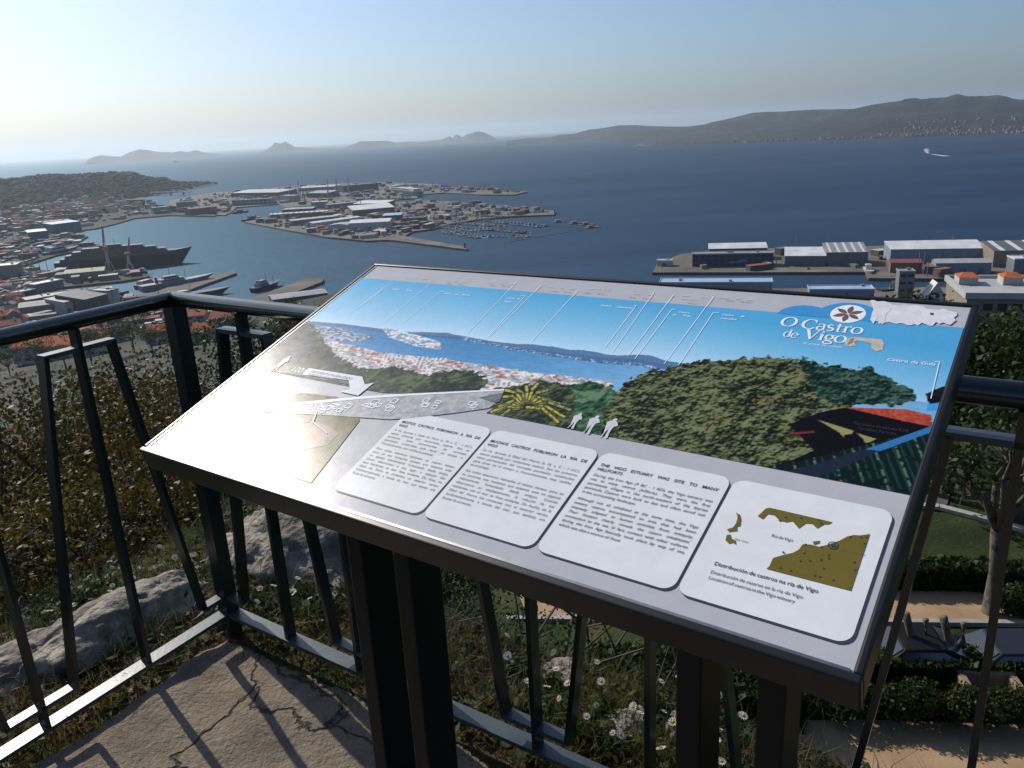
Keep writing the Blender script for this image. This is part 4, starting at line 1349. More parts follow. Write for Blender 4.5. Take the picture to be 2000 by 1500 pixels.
def hedge(name, pxs, z, wd, h, leaf, label, n, size=0.06, seed=3, cat='hedge'):
    P = [at(x, y, z) for x, y in pxs]
    base = P[0].copy()
    t = empty(name, base)
    tag(t, label, cat)
    core = MB()
    g = np.random.default_rng(seed)
    Vs, k0 = [], 0
    tot = sum((q - p).length for p, q in zip(P, P[1:]))
    for p, q in zip(P, P[1:]):
        p2, q2 = p - base, q - base
        core.obox(p2 + Vector((0, 0, h * .43)), q2 + Vector((0, 0, h * .43)), wd * .82, h * .9)
        L_ = (q - p).length
        m = int(n * L_ / tot)
        d = (q - p).normalized()
        s_ = Vector((-d.y, d.x, 0))
        f = g.random(m)
        side = g.integers(0, 3, m)
        off = np.where(side == 0, -wd / 2, np.where(side == 1, wd / 2, (g.random(m) - .5) * wd))
        zz = np.where(side == 2, h, g.random(m) * h) + 0.05 * g.normal(size=m)
        C = np.stack([p2.x + d.x * f * L_ + s_.x * off, p2.y + d.y * f * L_ + s_.y * off, zz], 1)
        a = g.normal(size=(m, 3)) * size * .6
        c = g.normal(size=(m, 3)) * size * .6
        Vs.append(np.stack([C - a, C - c, C + a, C + c], 1).reshape(-1, 3))
    V = np.concatenate(Vs)
    link('foliage', fast_mesh('foliage', V, np.arange(len(V)).reshape(-1, 4), LF[leaf]), t)
    core.build('stems', mat('hedge_inside', (0.012, 0.016, 0.006), (0.02, 0.024, 0.01), 0.9, 4), t)
    return t


hedge('hedge', [(1150, 1330), (1600, 1328), (2300, 1352)], TZ, 1.0, 1.0, 'mid', 'long clipped hedge along the near edge of the road', 14000, 0.10, 3)
hedge('hedge', [(1690, 1140), (1880, 1142), (1990, 1150), (2300, 1175)], TZ, 0.9, 0.9, 'dark', 'clipped dark hedge between gravel and lawn', 7000, 0.10, 4)
hedge('hedge', [(1180, 1402), (1560, 1400)], TZ, 1.4, 1.3, 'dark', 'thick dark hedge beside the sandy walk', 8000, 0.09, 5)
for k, (px, py, rd, h, lf) in enumerate(((1700, 1408, .7, 1.0, 'dark'), (1752, 1410, .6, 1.1, 'dark'), (1790, 1412, .75, 1.3, 'dark'), (1830, 1411, .6, 1.0, 'russet'), (1865, 1413, .7, 1.1, 'dark'), (1905, 1415, .7, 1.0, 'mid'), (1945, 1418, .75, 1.2, 'dark'), (1990, 1420, .8, 1.3, 'dark'), (1640, 1405, .7, 1.0, 'mid'))):
    p = bpt(px, py)
    t = empty('round_shrub', p)
    nth = ('second', 'third', 'fourth', 'fifth', 'sixth', 'seventh', 'eighth', 'ninth', 'first')[k]
    hue = {'dark': 'dark', 'russet': 'reddish', 'mid': 'bright green'}[lf]
    tag(t, hue + ' leggy shrub beside the sandy walk, ' + nth + ' from the thick dark hedge', 'shrub', 'shrubs beside the sandy walk')
    rnd = random.Random(k)
    bl = [(rnd.uniform(-.4, .4) * rd, rnd.uniform(-.4, .4) * rd, h * rnd.uniform(.5, .85), rd * .6, rd * .6, h * .28) for _ in range(6)]
    V, Q = leaves(bl, 1500, 0.055, 300 + k)
    link('crown', fast_mesh('crown', V, Q, LF[lf]), t)
    branches(Vector((0, 0, -.05)), [(b_[0], b_[1], b_[2]) for b_ in bl], 0.035, k + 70).build('trunk', m_twig, t)
# rough green bank between hedge and shrubs
g = np.random.default_rng(77)
C = []
for k in range(9000):
    p = at(g.uniform(1300, 2100), g.uniform(1342, 1404), TZ)
    C.append((p.x, p.y, TZ))
C = np.array(C)
a = np.stack([g.normal(size=len(C)) * .03, g.normal(size=len(C)) * .03, np.zeros(len(C))], 1)
tip = C + np.stack([g.normal(size=len(C)) * .10, g.normal(size=len(C)) * .10, 0.15 + .3 * g.random(len(C))], 1)
V = np.stack([C - a, C + a, tip], 1).reshape(-1, 3)
tag(link('tall_grass', fast_mesh('tall_grass', V, np.arange(len(V)).reshape(-1, 3), LF['grass'])), 'rough tall grass between hedge and shrubs', 'grass', None, 'stuff')
for px, py, lb in ((1990, 1196, 'small bright green bush by the plane tree foot'), (2040, 1205, 'small green bush right of the plane tree')):
    p = bpt(px, py)
    t = empty('small_bush', p)
    tag(t, lb, 'bush')
    V, Q = leaves([(0, 0, .55, .7, .7, .55), (.4, .1, .5, .5, .5, .5), (-.4, 0, .45, .45, .45, .45)], 1800, 0.07, px)
    link('crown', fast_mesh('crown', V, Q, LF['mid']), t)
    branches(Vector((0, 0, -.05)), [(.3, 0, .5), (-.3, 0, .5), (0, .2, .7)], 0.03, px).build('trunk', m_twig, t)
# pollarded stumps at the hedge
for px, py, lb in ((1862, 1318, 'pale forked pollard stump behind the hedge'), (1790, 1310, 'short dark pollard stump behind the hedge')):
    p = bpt(px, py)
    t = empty('pollard_stump', p)
    tag(t, lb, 'tree')
    b_ = MB().tube([(0, 0, -.2), (-.1, 0, .8), (-.35, 0, 1.5), (-.5, .1, 2.1)], [.16, .13, .11, .13], 8).tube([(-.1, 0, .8), (.15, 0, 1.3), (.1, 0, 1.9)], [.10, .08, .10], 8)
    b_.build('trunk', m_plane, t, smooth=True)

# carved stone block on the bank
p = bpt(1925, 1372)
t = empty('stone_block', p, -0.15)
tag(t, 'weathered tan stone block with a dark slot on the grassy bank', 'stone')
st = MB().box(-.85, .85, -.4, .4, -.1, .45).box(-.85, .85, .18, .4, .45, .95).box(-.85, -.58, -.4, .18, .45, .9).box(.58, .85, -.4, .18, .45, .9).box(-.58, .58, -.4, -.22, .45, .62)
so = st.build('block', mat('tan_stone', (0.26, 0.19, 0.12), (0.17, 0.125, 0.085), 0.9, 2, bump=.7, bscale=8, dist=.03), t)
bv = so.modifiers.new('bevel', 'BEVEL')
bv.width = 0.05


# parked cars
def car_obj(p, rz, cmat, label):
    t = empty('parked_car', p, rz)
    tag(t, label, 'car')
    prof = [(-2.05, .35), (-2.1, .62), (-2.0, .86), (-1.25, .93), (-.62, 1.38), (.55, 1.42), (1.35, 1.05), (1.95, .98), (2.1, .7), (2.05, .35)]
    n = len(prof)
    V = []
    for (s, wd) in ((-1, 1), (1, 1)):
        for (x, z) in prof:
            w = 0.86 if z < 1.0 else 0.66
            V.append((x, s * w, z))
    Fc = [tuple(range(n - 1, -1, -1)), tuple(range(n, 2 * n))] + [(i, (i + 1) % n, n + (i + 1) % n, n + i) for i in range(n)]
    b_ = MB().add(V, Fc)
    bo = b_.build('body', cmat, t)
    bv = bo.modifiers.new('bevel', 'BEVEL')
    bv.width = .06
    bv.segments = 2
    MB().add([(-1.2, -.70, .96), (-.66, -.60, 1.35), (-.66, .60, 1.35), (-1.2, .70, .96)], [(0, 1, 2, 3)][::-1]).build('rear_window', m_glass, t).location = (-.02, 0, .03)
    MB().add([(.60, -.60, 1.38), (1.30, -.70, 1.07), (1.30, .70, 1.07), (.60, .60, 1.38)], [(0, 1, 2, 3)]).build('windscreen', m_glass, t).location = (.02, 0, .03)
    for s in (-1, 1):
        MB().add([(-.95, s * .845, 1.0), (1.1, s * .845, 1.02), (.5, s * .70, 1.34), (-.6, s * .70, 1.32)], [(0, 1, 2, 3) if s < 0 else (3, 2, 1, 0)]).build('side_window', m_glass, t)
        for x in (-1.3, 1.3):
            wl_ = MB().tube([(x, s * .70, .32), (x, s * .90, .32)], .32, 16).build('wheel', W['dark'], t)
            MB().tube([(x, s * .895, .32), (x, s * .915, .32)], .2, 12).build('rim', W['grey'], wl_)
        MB().box(1.98, 2.12, s * .6 - .16, s * .6 + .16, .68, .82).build('headlight', W['white'], t)
        MB().box(-2.13, -2.0, s * .62 - .12, s * .62 + .12, .7, .86).build('tail_light', m_rust, t)
    return t


q0, q1 = at(1500, 1290, TZ), at(2200, 1306, TZ)
ra = math.atan2(q1.y - q0.y, q1.x - q0.x)
m_c1 = mat('blue_grey_car_paint', (0.022, 0.028, 0.042), (0.018, 0.022, 0.032), 0.42, 1, spec=.2)
m_c2 = mat('black_car_paint', (0.010, 0.010, 0.012), (0.014, 0.014, 0.014), 0.42, 1, spec=.15)
for (px, py, mm, lb) in ((1968, 1326, m_c1, 'blue grey car parked behind the hedge'), (1786, 1318, m_c2, 'black car parked behind the pollard stumps'), (1560, 1302, m_c2, 'black car parked on the road behind the sign leg')):
    p = at(px, py, TZ - .06)
    car_obj((p.x, p.y, TZ - .06), ra, mm, lb)


# ------------------------------------------------------------------ the lookout platform
m_plat = bpy.data.materials.new('worn_granite')
m_plat.use_nodes = True
N, L = m_plat.node_tree.nodes, m_plat.node_tree.links
b = N['Principled BSDF']
b.inputs['Roughness'].default_value = 0.85
b.inputs['Specular IOR Level'].default_value = 0.08
g_ = N.new('ShaderNodeNewGeometry')
n1 = N.new('ShaderNodeTexNoise')
n1.inputs['Scale'].default_value = 7.0
n1.inputs['Detail'].default_value = 10
n1.inputs['Roughness'].default_value = 0.7
L.new(g_.outputs['Position'], n1.inputs['Vector'])
rp = N.new('ShaderNodeValToRGB')
rp.color_ramp.elements.new(.5)
for e, (p, c) in zip(rp.color_ramp.elements, [(.28, (0.19, 0.152, 0.108)), (.5, (0.28, 0.23, 0.17)), (.72, (0.37, 0.305, 0.23))]):
    e.position = p
    e.color = (*c, 1)
L.new(n1.outputs['Fac'], rp.inputs['Fac'])
# wandering cracks
nw = N.new('ShaderNodeTexNoise')
nw.inputs['Scale'].default_value = 3.2
nw.inputs['Detail'].default_value = 6
L.new(g_.outputs['Position'], nw.inputs['Vector'])
mx = N.new('ShaderNodeMix')
mx.data_type = 'VECTOR'
mx.inputs['Factor'].default_value = 0.28
L.new(g_.outputs['Position'], mx.inputs[4])
L.new(nw.outputs['Color'], mx.inputs[5])
vo = N.new('ShaderNodeTexVoronoi')
vo.feature = 'DISTANCE_TO_EDGE'
vo.inputs['Scale'].default_value = 2.1
L.new(mx.outputs[1], vo.inputs['Vector'])
mr = N.new('ShaderNodeMapRange')
mr.inputs['From Min'].default_value = 0.0
mr.inputs['From Max'].default_value = 0.011
L.new(vo.outputs['Distance'], mr.inputs['Value'])
mc = N.new('ShaderNodeMix')
mc.data_type = 'RGBA'
mc.inputs[6].default_value = (0.085, 0.065, 0.048, 1)
L.new(mr.outputs[0], mc.inputs[0])
L.new(rp.outputs[0], mc.inputs[7])
L.new(mc.outputs[2], b.inputs['Base Color'])
n2 = N.new('ShaderNodeTexNoise')
n2.inputs['Scale'].default_value = 62
n2.inputs['Detail'].default_value = 8
n2.inputs['Roughness'].default_value = .65
L.new(g_.outputs['Position'], n2.inputs['Vector'])
ad = N.new('ShaderNodeMath')
ad.operation = 'MULTIPLY_ADD'
ad.inputs[1].default_value = 0.7
L.new(mr.outputs[0], ad.inputs[0])
L.new(n2.outputs['Fac'], ad.inputs[2])
bp = N.new('ShaderNodeBump')
bp.inputs['Strength'].default_value = 1.0
bp.inputs['Distance'].default_value = 0.028
L.new(ad.outputs[0], bp.inputs['Height'])
L.new(bp.outputs[0], b.inputs['Normal'])

xs = np.arange(-2.6, 2.6, 0.022)
ys = np.arange(-2.2, 2.40, 0.022)
V, idx, Q = [], {}, []
for j, y in enumerate(ys):
    for i, x in enumerate(xs):
        d = outside(x, y)
        e = d + 0.055 + 0.03 * fbm((x * 2.2, y * 2.2, 7), 4)
        z = GZ + 0.016 * fbm((x * 1.6, y * 1.6, 2), 4) + 0.016 * fbm((x * 5, y * 5, 5), 5) - 0.014 * abs(fbm((x * 1.8, y * 2.6, 9), 3)) - 0.14 * smooth01(e / 0.05)
        idx[(i, j)] = len(V)
        V.append((x, y, z))
for j in range(len(ys) - 1):
    for i in range(len(xs) - 1):
        if outside(xs[i], ys[j]) < 0.12:
            Q.append((idx[(i, j)], idx[(i + 1, j)], idx[(i + 1, j + 1)], idx[(i, j + 1)]))
tag(link('lookout_platform', fast_mesh('lookout_platform', V, Q, m_plat, True)), kind='structure')


def near_ground(px, py):
    d = ray(px, py)
    hd = math.hypot(d.x, d.y)
    ux, uy, k = d.x / hd, d.y / hd, d.z / hd
    r = 1.0
    while r < 12:
        if ZC + k * r <= hill_z(ux * r, uy * r): break
        r += 0.01
    return Vector((ux * r, uy * r, hill_z(ux * r, uy * r)))


# boulders beside the railing
m_rock = mat('lichened_rock', (0.11, 0.094, 0.074), (0.36, 0.315, 0.25), 0.9, 9, c3=(0.20, 0.172, 0.135), bump=1.0, bscale=26, dist=0.03, detail=9)


def boulder(c, rx, ry, rz, seed, label, rot=0.0):
    bm_ = bmesh.new()
    bmesh.ops.create_icosphere(bm_, subdivisions=5, radius=1)
    for v_ in bm_.verts:
        d = v_.co.normalized()
        k = 1 + 0.28 * fbm((d.x * 1.3 + seed, d.y * 1.3, d.z * 1.3), 5) + 0.05 * fbm((d.x * 7 + seed, d.y * 7, d.z * 7), 4)
        v_.co = Vector((d.x * rx, d.y * ry, max(-.6, d.z) * rz)) * k
    me = bpy.data.meshes.new('boulder')
    bm_.to_mesh(me)
    bm_.free()
    for p_ in me.polygons: p_.use_smooth = True
    me.materials.append(m_rock)
    return tag(link('boulder', me, None, c, rot), label, 'rock')


for k, (px, py, rx, ry, rz, rot, lb) in enumerate([
    (262, 1222, .33, .15, .125, 1.0, 'long grey boulder outside the left rail'),
    (40, 1332, .27, .14, .11, 1.0, 'brown grey boulder low outside the left rail'),
    (575, 1108, .38, .25, .21, -.5, 'large mossy boulder behind the corner post'),
    (770, 1125, .18, .12, .1, -.5, 'grey rock behind the left sign legs'),
    (880, 1205, .16, .12, .10, -.4, 'small pale rock among reddish plants'),
    (1100, 1330, .08, .07, .05, .2, 'pale rock among moss cushions'),
    (1215, 1440, .11, .08, .04, .2, 'flat pale rock with daisies around it'),
    (1340, 1425, .07, .06, .045, .9, 'lichened rock between the right sign legs'),
]):
    p = near_ground(px, py)
    boulder((p.x, p.y, p.z + rz * .02), rx, ry, rz, k * 3.7, lb, rot)

# grass, dry litter and creeping plants on the slope
def strip_points(n, g, lo, hi, amin=-46, amax=44, dens=None):
    out = []
    while len(out) < n:
        a = R_(g.uniform(amin, amax))
        r = g.uniform(1.0, 4.6)
        x, y = r * math.sin(a), r * math.cos(a)
        d = outside(x, y)
        if d < lo or d > hi: continue
        if dens and mnoise.noise(Vector((x * 2.4 + dens, y * 2.4, dens))) < g.uniform(-.55, .35): continue
        out.append((x, y, hill_z(x, y)))
    return np.array(out)


def blades(name, n, hmin, hmax, w, leaf, label, lo, hi, seed, lean=0.5, dens=None):
    g = np.random.default_rng(seed)
    C = strip_points(n, g, lo, hi, dens=dens)
    n = len(C)
    a = g.uniform(0, 6.28, n)
    wv = np.stack([np.cos(a), np.sin(a), np.zeros(n)], 1) * w
    h = g.uniform(hmin, hmax, n)
    ln = g.normal(size=(n, 2)) * lean * h[:, None]
    mid = C + np.stack([ln[:, 0] * .3, ln[:, 1] * .3, h * .6], 1)
    tip = C + np.stack([ln[:, 0], ln[:, 1], h * .95], 1)
    C = C - np.array([0, 0, .01])
    V = np.stack([C - wv, C + wv, mid + wv * .6, tip, mid - wv * .6], 1).reshape(-1, 3)
    Q = []
    k = np.arange(n) * 5
    Q = np.concatenate([np.stack([k, k + 1, k + 2, k + 4], 1), np.stack([k + 4, k + 2, k + 3, k + 3], 1)])
    me = bpy.data.meshes.new(name)
    me.from_pydata(V.tolist(), [], [tuple(q) if q[2] != q[3] else (q[0], q[1], q[2]) for q in Q.tolist()])
    me.materials.append(LF[leaf])
    return tag(link(name, me), label, name.replace('_', ' '), None, 'stuff')


blades('grass', 9000, .03, .11, .0016, 'grass', 'thin green grass along the foot of the railing', -0.09, 0.9, 1, dens=1.0)
blades('dry_grass', 7000, .02, .07, .0014, 'dry', 'reddish dry grass and litter under the bottom rail', -0.10, 0.5, 2, lean=1.3, dens=4.0)
blades('silvery_grass', 6000, .05, .13, .0018, 'greygreen', 'grey green feathery plants on the edge of the slope', 0.12, 1.1, 3, dens=8.0)
g = np.random.default_rng(5)
for nm, lf, lb, sd, sz, n in (('ground_cover', 'mid', 'small green creeping plants on the slope', 21.0, .011, 9000), ('red_stonecrop', 'russet', 'reddish creeping stonecrop on the slope', 33.0, .009, 9000), ('moss', 'olive', 'olive moss cushions on the edge of the slope', 47.0, .008, 9000)):
    C = strip_points(n, g, 0.02, 1.7, dens=sd)
    C[:, 2] += np.abs(g.normal(size=n)) * .022
    a = g.normal(size=(n, 3)) * sz
    c = g.normal(size=(n, 3)) * sz
    a[:, 2] *= .5
    c[:, 2] *= .5
    V = np.stack([C - a, C - c, C + a, C + c], 1).reshape(-1, 3)
    tag(link(nm, fast_mesh(nm, V, np.arange(len(V)).reshape(-1, 4), LF[lf])), lb, nm.replace('_', ' '), None, 'stuff')

# daisies
m_petal = mat('white_petal', (0.80, 0.78, 0.76), (0.70, 0.62, 0.64), 0.6, 40, transl=.35)
m_disc = mat('yellow_disc', (0.55, 0.36, 0.03), (0.42, 0.26, 0.02), 0.8, 60)
fl = MB()
for k in range(13):
    a = 2 * math.pi * k / 13
    c_, s_ = math.cos(a), math.sin(a)
    fl.add([(c_ * .003, s_ * .003, 0), (c_ * .009 - s_ * .0018, s_ * .009 + c_ * .0018, .001), (c_ * .0125, s_ * .0125, 0), (c_ * .009 + s_ * .0018, s_ * .009 - c_ * .0018, .001)], [(0, 3, 2, 1)], 0)
fl.tube([(0, 0, 0), (0, 0, .002), (0, 0, .003)], [.0038, .0034, .001], 8, 1)
me_fl = fl.mesh('flower', [m_petal, m_disc])


def daisies(px, py, n, spread, label, seed):
    rnd = random.Random(seed)
    c = near_ground(px, py)
    t = empty('daisy_clump', c)
    tag(t, label, 'flowers')
    st = MB()
    lv = []
    for k in range(n):
        x, y = rnd.gauss(0, spread), rnd.gauss(0, spread)
        zb = hill_z(c.x + x, c.y + y) - c.z
        h = rnd.uniform(.05, .13)
        tip = Vector((x + rnd.uniform(-.03, .03), y + rnd.uniform(-.03, .03), zb + h))
        st.tube([(x, y, zb - .01), ((x + tip.x) / 2, (y + tip.y) / 2, zb + h * .6), tip], .0011, 4)
        f = link('flower', me_fl, t, tip)
        f.rotation_euler = (rnd.uniform(-.9, .5), rnd.uniform(-.6, .6), rnd.uniform(0, 6))
        s = rnd.uniform(.75, 1.2)
        f.scale = (s, s, s)
        lv.append((x, y, zb + .03, .05, .05, .035))
    V, Q = leaves(lv, 60 * n, .010, seed + 40, 0.2)
    link('leaves', fast_mesh('leaves', V, Q, LF['mid']), t)
    tag(st.build('stems', LF['mid'], t), kind='stuff')


for k, (px, py, n, sp_, lb) in enumerate([
    (675, 1085, 26, .10, 'dense clump of daisies left of the sign leg on the boulder'),
    (690, 1190, 12, .08, 'daisies low beside the sign leg above the bottom rail'),
    (255, 1140, 12, .13, 'scattered daisies behind the left balusters'),
    (180, 1215, 9, .11, 'daisies above the long grey boulder'),
    (780, 1110, 8, .05, 'daisies seen through the gap between the left sign legs'),
    (1190, 1325, 7, .08, 'daisies at the edge of the slope right of the straight bar'),
    (1200, 1430, 14, .09, 'dense daisies around the flat pale rock'),
    (1060, 1350, 4, .07, 'daisies by the moss cushions behind the straight bar'),
    (1330, 1400, 10, .08, 'daisies around the right sign legs'),
    (1420, 1450, 6, .07, 'daisies between the two right sign legs'),
    (560, 1200, 10, .10, 'withered daisies at the foot of the large boulder'),
]):
    daisies(px, py, n, sp_, lb, k + 500)

# ------------------------------------------------------------------ railing
m_rail = mat('dark_green_paint', (0.006, 0.012, 0.0115), (0.010, 0.019, 0.018), 0.21, 9, spec=0.7, bump=.12, bscale=90, dist=.002)
m_railtop = mat('worn_sunlit_green_paint', (0.022, 0.036, 0.037), (0.045, 0.058, 0.060), 0.36, 14, spec=0.7, bump=.2, bscale=70, dist=.002, detail=9)  # paler copy of the rail green: sunlight on flat bars put into the colour


def chips(m_, c, thr, scale):
    """rust and chipped paint on painted steel"""
    N_, L_ = m_.node_tree.nodes, m_.node_tree.links
    b_ = N_['Principled BSDF']
    src = b_.inputs['Base Color'].links[0].from_socket
    g2 = N_.new('ShaderNodeNewGeometry')
    n3 = N_.new('ShaderNodeTexNoise')
    n3.inputs['Scale'].default_value = scale
    n3.inputs['Detail'].default_value = 10
    n3.inputs['Roughness'].default_value = .75
    L_.new(g2.outputs['Position'], n3.inputs['Vector'])
    r3 = N_.new('ShaderNodeMapRange')
    r3.inputs['From Min'].default_value = thr
    r3.inputs['From Max'].default_value = thr + .03
    L_.new(n3.outputs['Fac'], r3.inputs['Value'])
    m3 = N_.new('ShaderNodeMix')
    m3.data_type = 'RGBA'
    m3.inputs[7].default_value = (*c, 1)
    L_.new(r3.outputs[0], m3.inputs[0])
    L_.new(src, m3.inputs[6])
    L_.new(m3.outputs[2], b_.inputs['Base Color'])
    r4 = N_.new('ShaderNodeMapRange')
    r4.inputs['To Min'].default_value = b_.inputs['Roughness'].default_value
    r4.inputs['To Max'].default_value = .85
    L_.new(r3.outputs[0], r4.inputs['Value'])
    L_.new(r4.outputs[0], b_.inputs['Roughness'])


chips(m_railtop, (0.09, 0.045, 0.022), .62, 24)
chips(m_rail, (0.035, 0.022, 0.014), .70, 34)
rail = empty('railing', (CX, CY, GZ))
tag(rail, 'dark green metal railing with zigzag flat bars around the lookout', 'railing')
ZT, ZB, ZS1, ZS0 = ZC - .41 - GZ, ZC - 1.45 - GZ, ZC - .483 - GZ, ZC - 1.393 - GZ
LR, LL = 3.4, 2.4
v0 = Vector((0, 0, 0))
cp = Vector((0, 0, ZT))
MB().tube([cp - DR * .012, cp + DR * LR], .0215, 20).build('top_rail', m_rail, rail, smooth=True)
MB().tube([cp - DL * .012, cp + DL * LL], .0215, 20).build('top_rail', m_rail, rail, smooth=True)
MB().obox((0, 0, -.25), (0, 0, ZT), .046, .046, up=DR).build('corner_post', m_rail, rail)
for D, LEN in ((DR, LR), (DL, LL)):
    zr = Vector((0, 0, ZB - .006))
    MB().obox(D * .024 + zr, D * LEN + zr, .046, .012).build('bottom_rail', m_railtop, rail)
    sp = .301 if D is DR else .3055
    nb = int(LEN / sp)
    MB().obox(D * LEN + Vector((0, 0, -.3)), D * LEN + Vector((0, 0, ZT)), .046, .046, up=D).build('end_post', m_rail, rail)
    for k in range(1, nb + 1):
        MB().obox(D * sp * k + Vector((0, 0, ZB)), D * sp * k + Vector((0, 0, ZT - .02)), .034, .013, up=D).build('baluster', m_rail, rail)
    h_ = .098
    for k in range(0, nb + 1):
        odd = k % 2
        zz = ZS1 if odd else ZS0
        s0, s1 = sp * k - h_, sp * k + h_
        if k == 0: s0 = .024
        MB().obox(D * s0 + Vector((0, 0, zz)), D * s1 + Vector((0, 0, zz)), .034, .012).build('flat_strip', m_railtop, rail)
        if k < nb:
            z2 = ZS0 if odd else ZS1
            MB().obox(D * (s1 - .006) + Vector((0, 0, zz)), D * (sp * (k + 1) - h_ + .006) + Vector((0, 0, z2)), .013, .034, up=D.cross(Vector((0, 0, 1)))).build('slanted_bar', m_rail, rail)

# ------------------------------------------------------------------ information board
TILT = R_(20.43)
SU = Vector((.8063, -.5915, 0)).normalized()
SVh = Vector((.5915, .8063, 0)).normalized()
SV = SVh * math.cos(TILT) + Vector((0, 0, math.sin(TILT)))
SN = SU.cross(SV)
SO = Vector((-.662, 1.333, ZC - .503))
SW, SH = 1.2, .6615


def S(px, py):
    """place on the board that the photograph shows at a pixel: metres from its lower left corner"""
    d = ray(px, py)
    o_ = SO - Vector((0, 0, ZC))
    P = d * (o_.dot(SN) / d.dot(SN)) - o_
    return P.dot(SU), P.dot(SV)


board = empty('information_board', (SO.x, SO.y, GZ), math.atan2(SU.y, SU.x))
tag(board, 'tilted panorama information board on four dark legs before the railing', 'sign')
HB = SO.z - GZ


def brd(name, b_, m_, parent=None, smooth=False):
    o_ = b_.build(name, m_, parent or board, smooth)
    if parent is None:
        o_.location = (0, 0, HB)
        o_.rotation_euler = (TILT, 0, 0)
    return o_


m_frame = mat('dark_frame_metal', (0.009, 0.0088, 0.009), (0.014, 0.0135, 0.0135), 0.34, 6, spec=.4, bump=.06, bscale=160, dist=.001)
m_edge = mat('bare_metal_edge', (0.33, 0.33, 0.34), (0.24, 0.24, 0.25), 0.30, 20, metal=.9)
m_leg = mat('dark_leg_metal', (0.006, 0.0058, 0.0058), (0.009, 0.0086, 0.0084), 0.45, 4, spec=.3)


def gloss(key, c1, c2=None, rough=.28, scale=30, spec=.10, scuff=True):
    """printed vinyl: sheen broken by fine scuffs"""
    m_ = mat(key, c1, c2 or c1, rough, scale, spec=spec, detail=6)
    if scuff:
        scuffs(m_)
    return m_


def scuffs(m_, lo=.23, hi=.32):
    N_, L_ = m_.node_tree.nodes, m_.node_tree.links
    tc_ = N_.new('ShaderNodeTexCoord')
    nz_ = N_.new('ShaderNodeTexNoise')
    nz_.inputs['Scale'].default_value = 26
    nz_.inputs['Detail'].default_value = 9
    nz_.inputs['Roughness'].default_value = .7
    L_.new(tc_.outputs['Object'], nz_.inputs['Vector'])
    mr_ = N_.new('ShaderNodeMapRange')
    mr_.inputs['From Min'].default_value = .3
    mr_.inputs['From Max'].default_value = .7
    mr_.inputs['To Min'].default_value = lo
    mr_.inputs['To Max'].default_value = hi
    L_.new(nz_.outputs['Fac'], mr_.inputs['Value'])
    L_.new(mr_.outputs[0], N_['Principled BSDF'].inputs['Roughness'])
    n3 = N_.new('ShaderNodeTexNoise')
    n3.inputs['Scale'].default_value = 55
    n3.inputs['Detail'].default_value = 5
    L_.new(tc_.outputs['Object'], n3.inputs['Vector'])
    bp_ = N_.new('ShaderNodeBump')
    bp_.inputs['Strength'].default_value = .05
    bp_.inputs['Distance'].default_value = .0015
    L_.new(n3.outputs['Fac'], bp_.inputs['Height'])
    L_.new(bp_.outputs[0], N_['Principled BSDF'].inputs['Normal'])


m_panel = gloss('grey_print', (0.46, 0.46, 0.485), (0.43, 0.43, 0.455))
m_card = gloss('white_card_print', (0.73, 0.735, 0.74), (0.68, 0.685, 0.69))
m_ink = gloss('dark_ink', (0.055, 0.055, 0.06), scuff=False)
m_ink2 = gloss('glare_and_map_grey_ink', (0.17, 0.17, 0.18), scuff=False)  # grey puts glare into the text of two cards; also small map captions
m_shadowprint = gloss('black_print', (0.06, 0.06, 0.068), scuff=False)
m_wink = gloss('white_ink', (0.80, 0.82, 0.84), scuff=False)
m_gink = gloss('pale_grey_ink', (0.60, 0.60, 0.62), scuff=False)
m_gink2 = gloss('grey_ink', (0.30, 0.30, 0.32), scuff=False)
m_blue = gloss('blue_print', (0.055, 0.29, 0.60), (0.05, 0.27, 0.57))
m_olive = gloss('olive_print', (0.155, 0.125, 0.028), (0.14, 0.112, 0.024))
m_stone = gloss('beige_print', (0.62, 0.55, 0.46), (0.45, 0.38, 0.30), scale=90)
m_torn = gloss('torn_sticker_paper', (0.72, 0.72, 0.73), (0.60, 0.60, 0.62), .6, 60, scuff=False)
m_red = gloss('red_ink', (0.50, 0.05, 0.05), scuff=False)
m_brown = gloss('brown_ink', (0.16, 0.10, 0.08), scuff=False)

# tray, rim and legs
fr = MB()
rim, dp = .011, .042
fr.box(0, SW, 0, SH, -dp, -.0025)
brd('tray', fr, m_frame)
for (x0, x1, y0, y1) in ((-.004, SW + .004, -.004, rim - .004), (-.004, SW + .004, SH - rim + .006, SH + .004), (-.004, rim - .006, rim - .004, SH - rim + .006), (SW - rim + .006, SW + .004, rim - .004, SH - rim + .006)):
    o_ = brd('frame', MB().box(x0, x1, y0, y1, -dp - .001, .003), m_frame)
    bv = o_.modifiers.new('bevel', 'BEVEL')
    bv.width = .0025
    bv.segments = 3
brd('metal_edge', MB().box(.006, SW - .008, .0068, .0105, -.001, .0014), m_edge)
brd('metal_edge', MB().box(.0048, .0085, .0106, SH - .006, -.001, .0014), m_edge)
for k, s in enumerate((.20, .33, .915, 1.04)):
    q = .325
    lg = MB()
    x0, x1, y0, y1 = s - .020, s + .020, q - .045, q + .045
    zt = lambda y: HB + y * math.tan(TILT) - .045
    lg.add([(x0, y0, -.05), (x1, y0, -.05), (x1, y1, -.05), (x0, y1, -.05), (x0, y0, zt(y0)), (x1, y0, zt(y0)), (x1, y1, zt(y1)), (x0, y1, zt(y1))],
           [(0, 3, 2, 1), (4, 5, 6, 7), (0, 1, 5, 4), (1, 2, 6, 5), (2, 3, 7, 6), (3, 0, 4, 7)])
    o_ = lg.build('leg', m_leg, board)
    bv = o_.modifiers.new('bevel', 'BEVEL')
    bv.width = .004
    bv.segments = 2
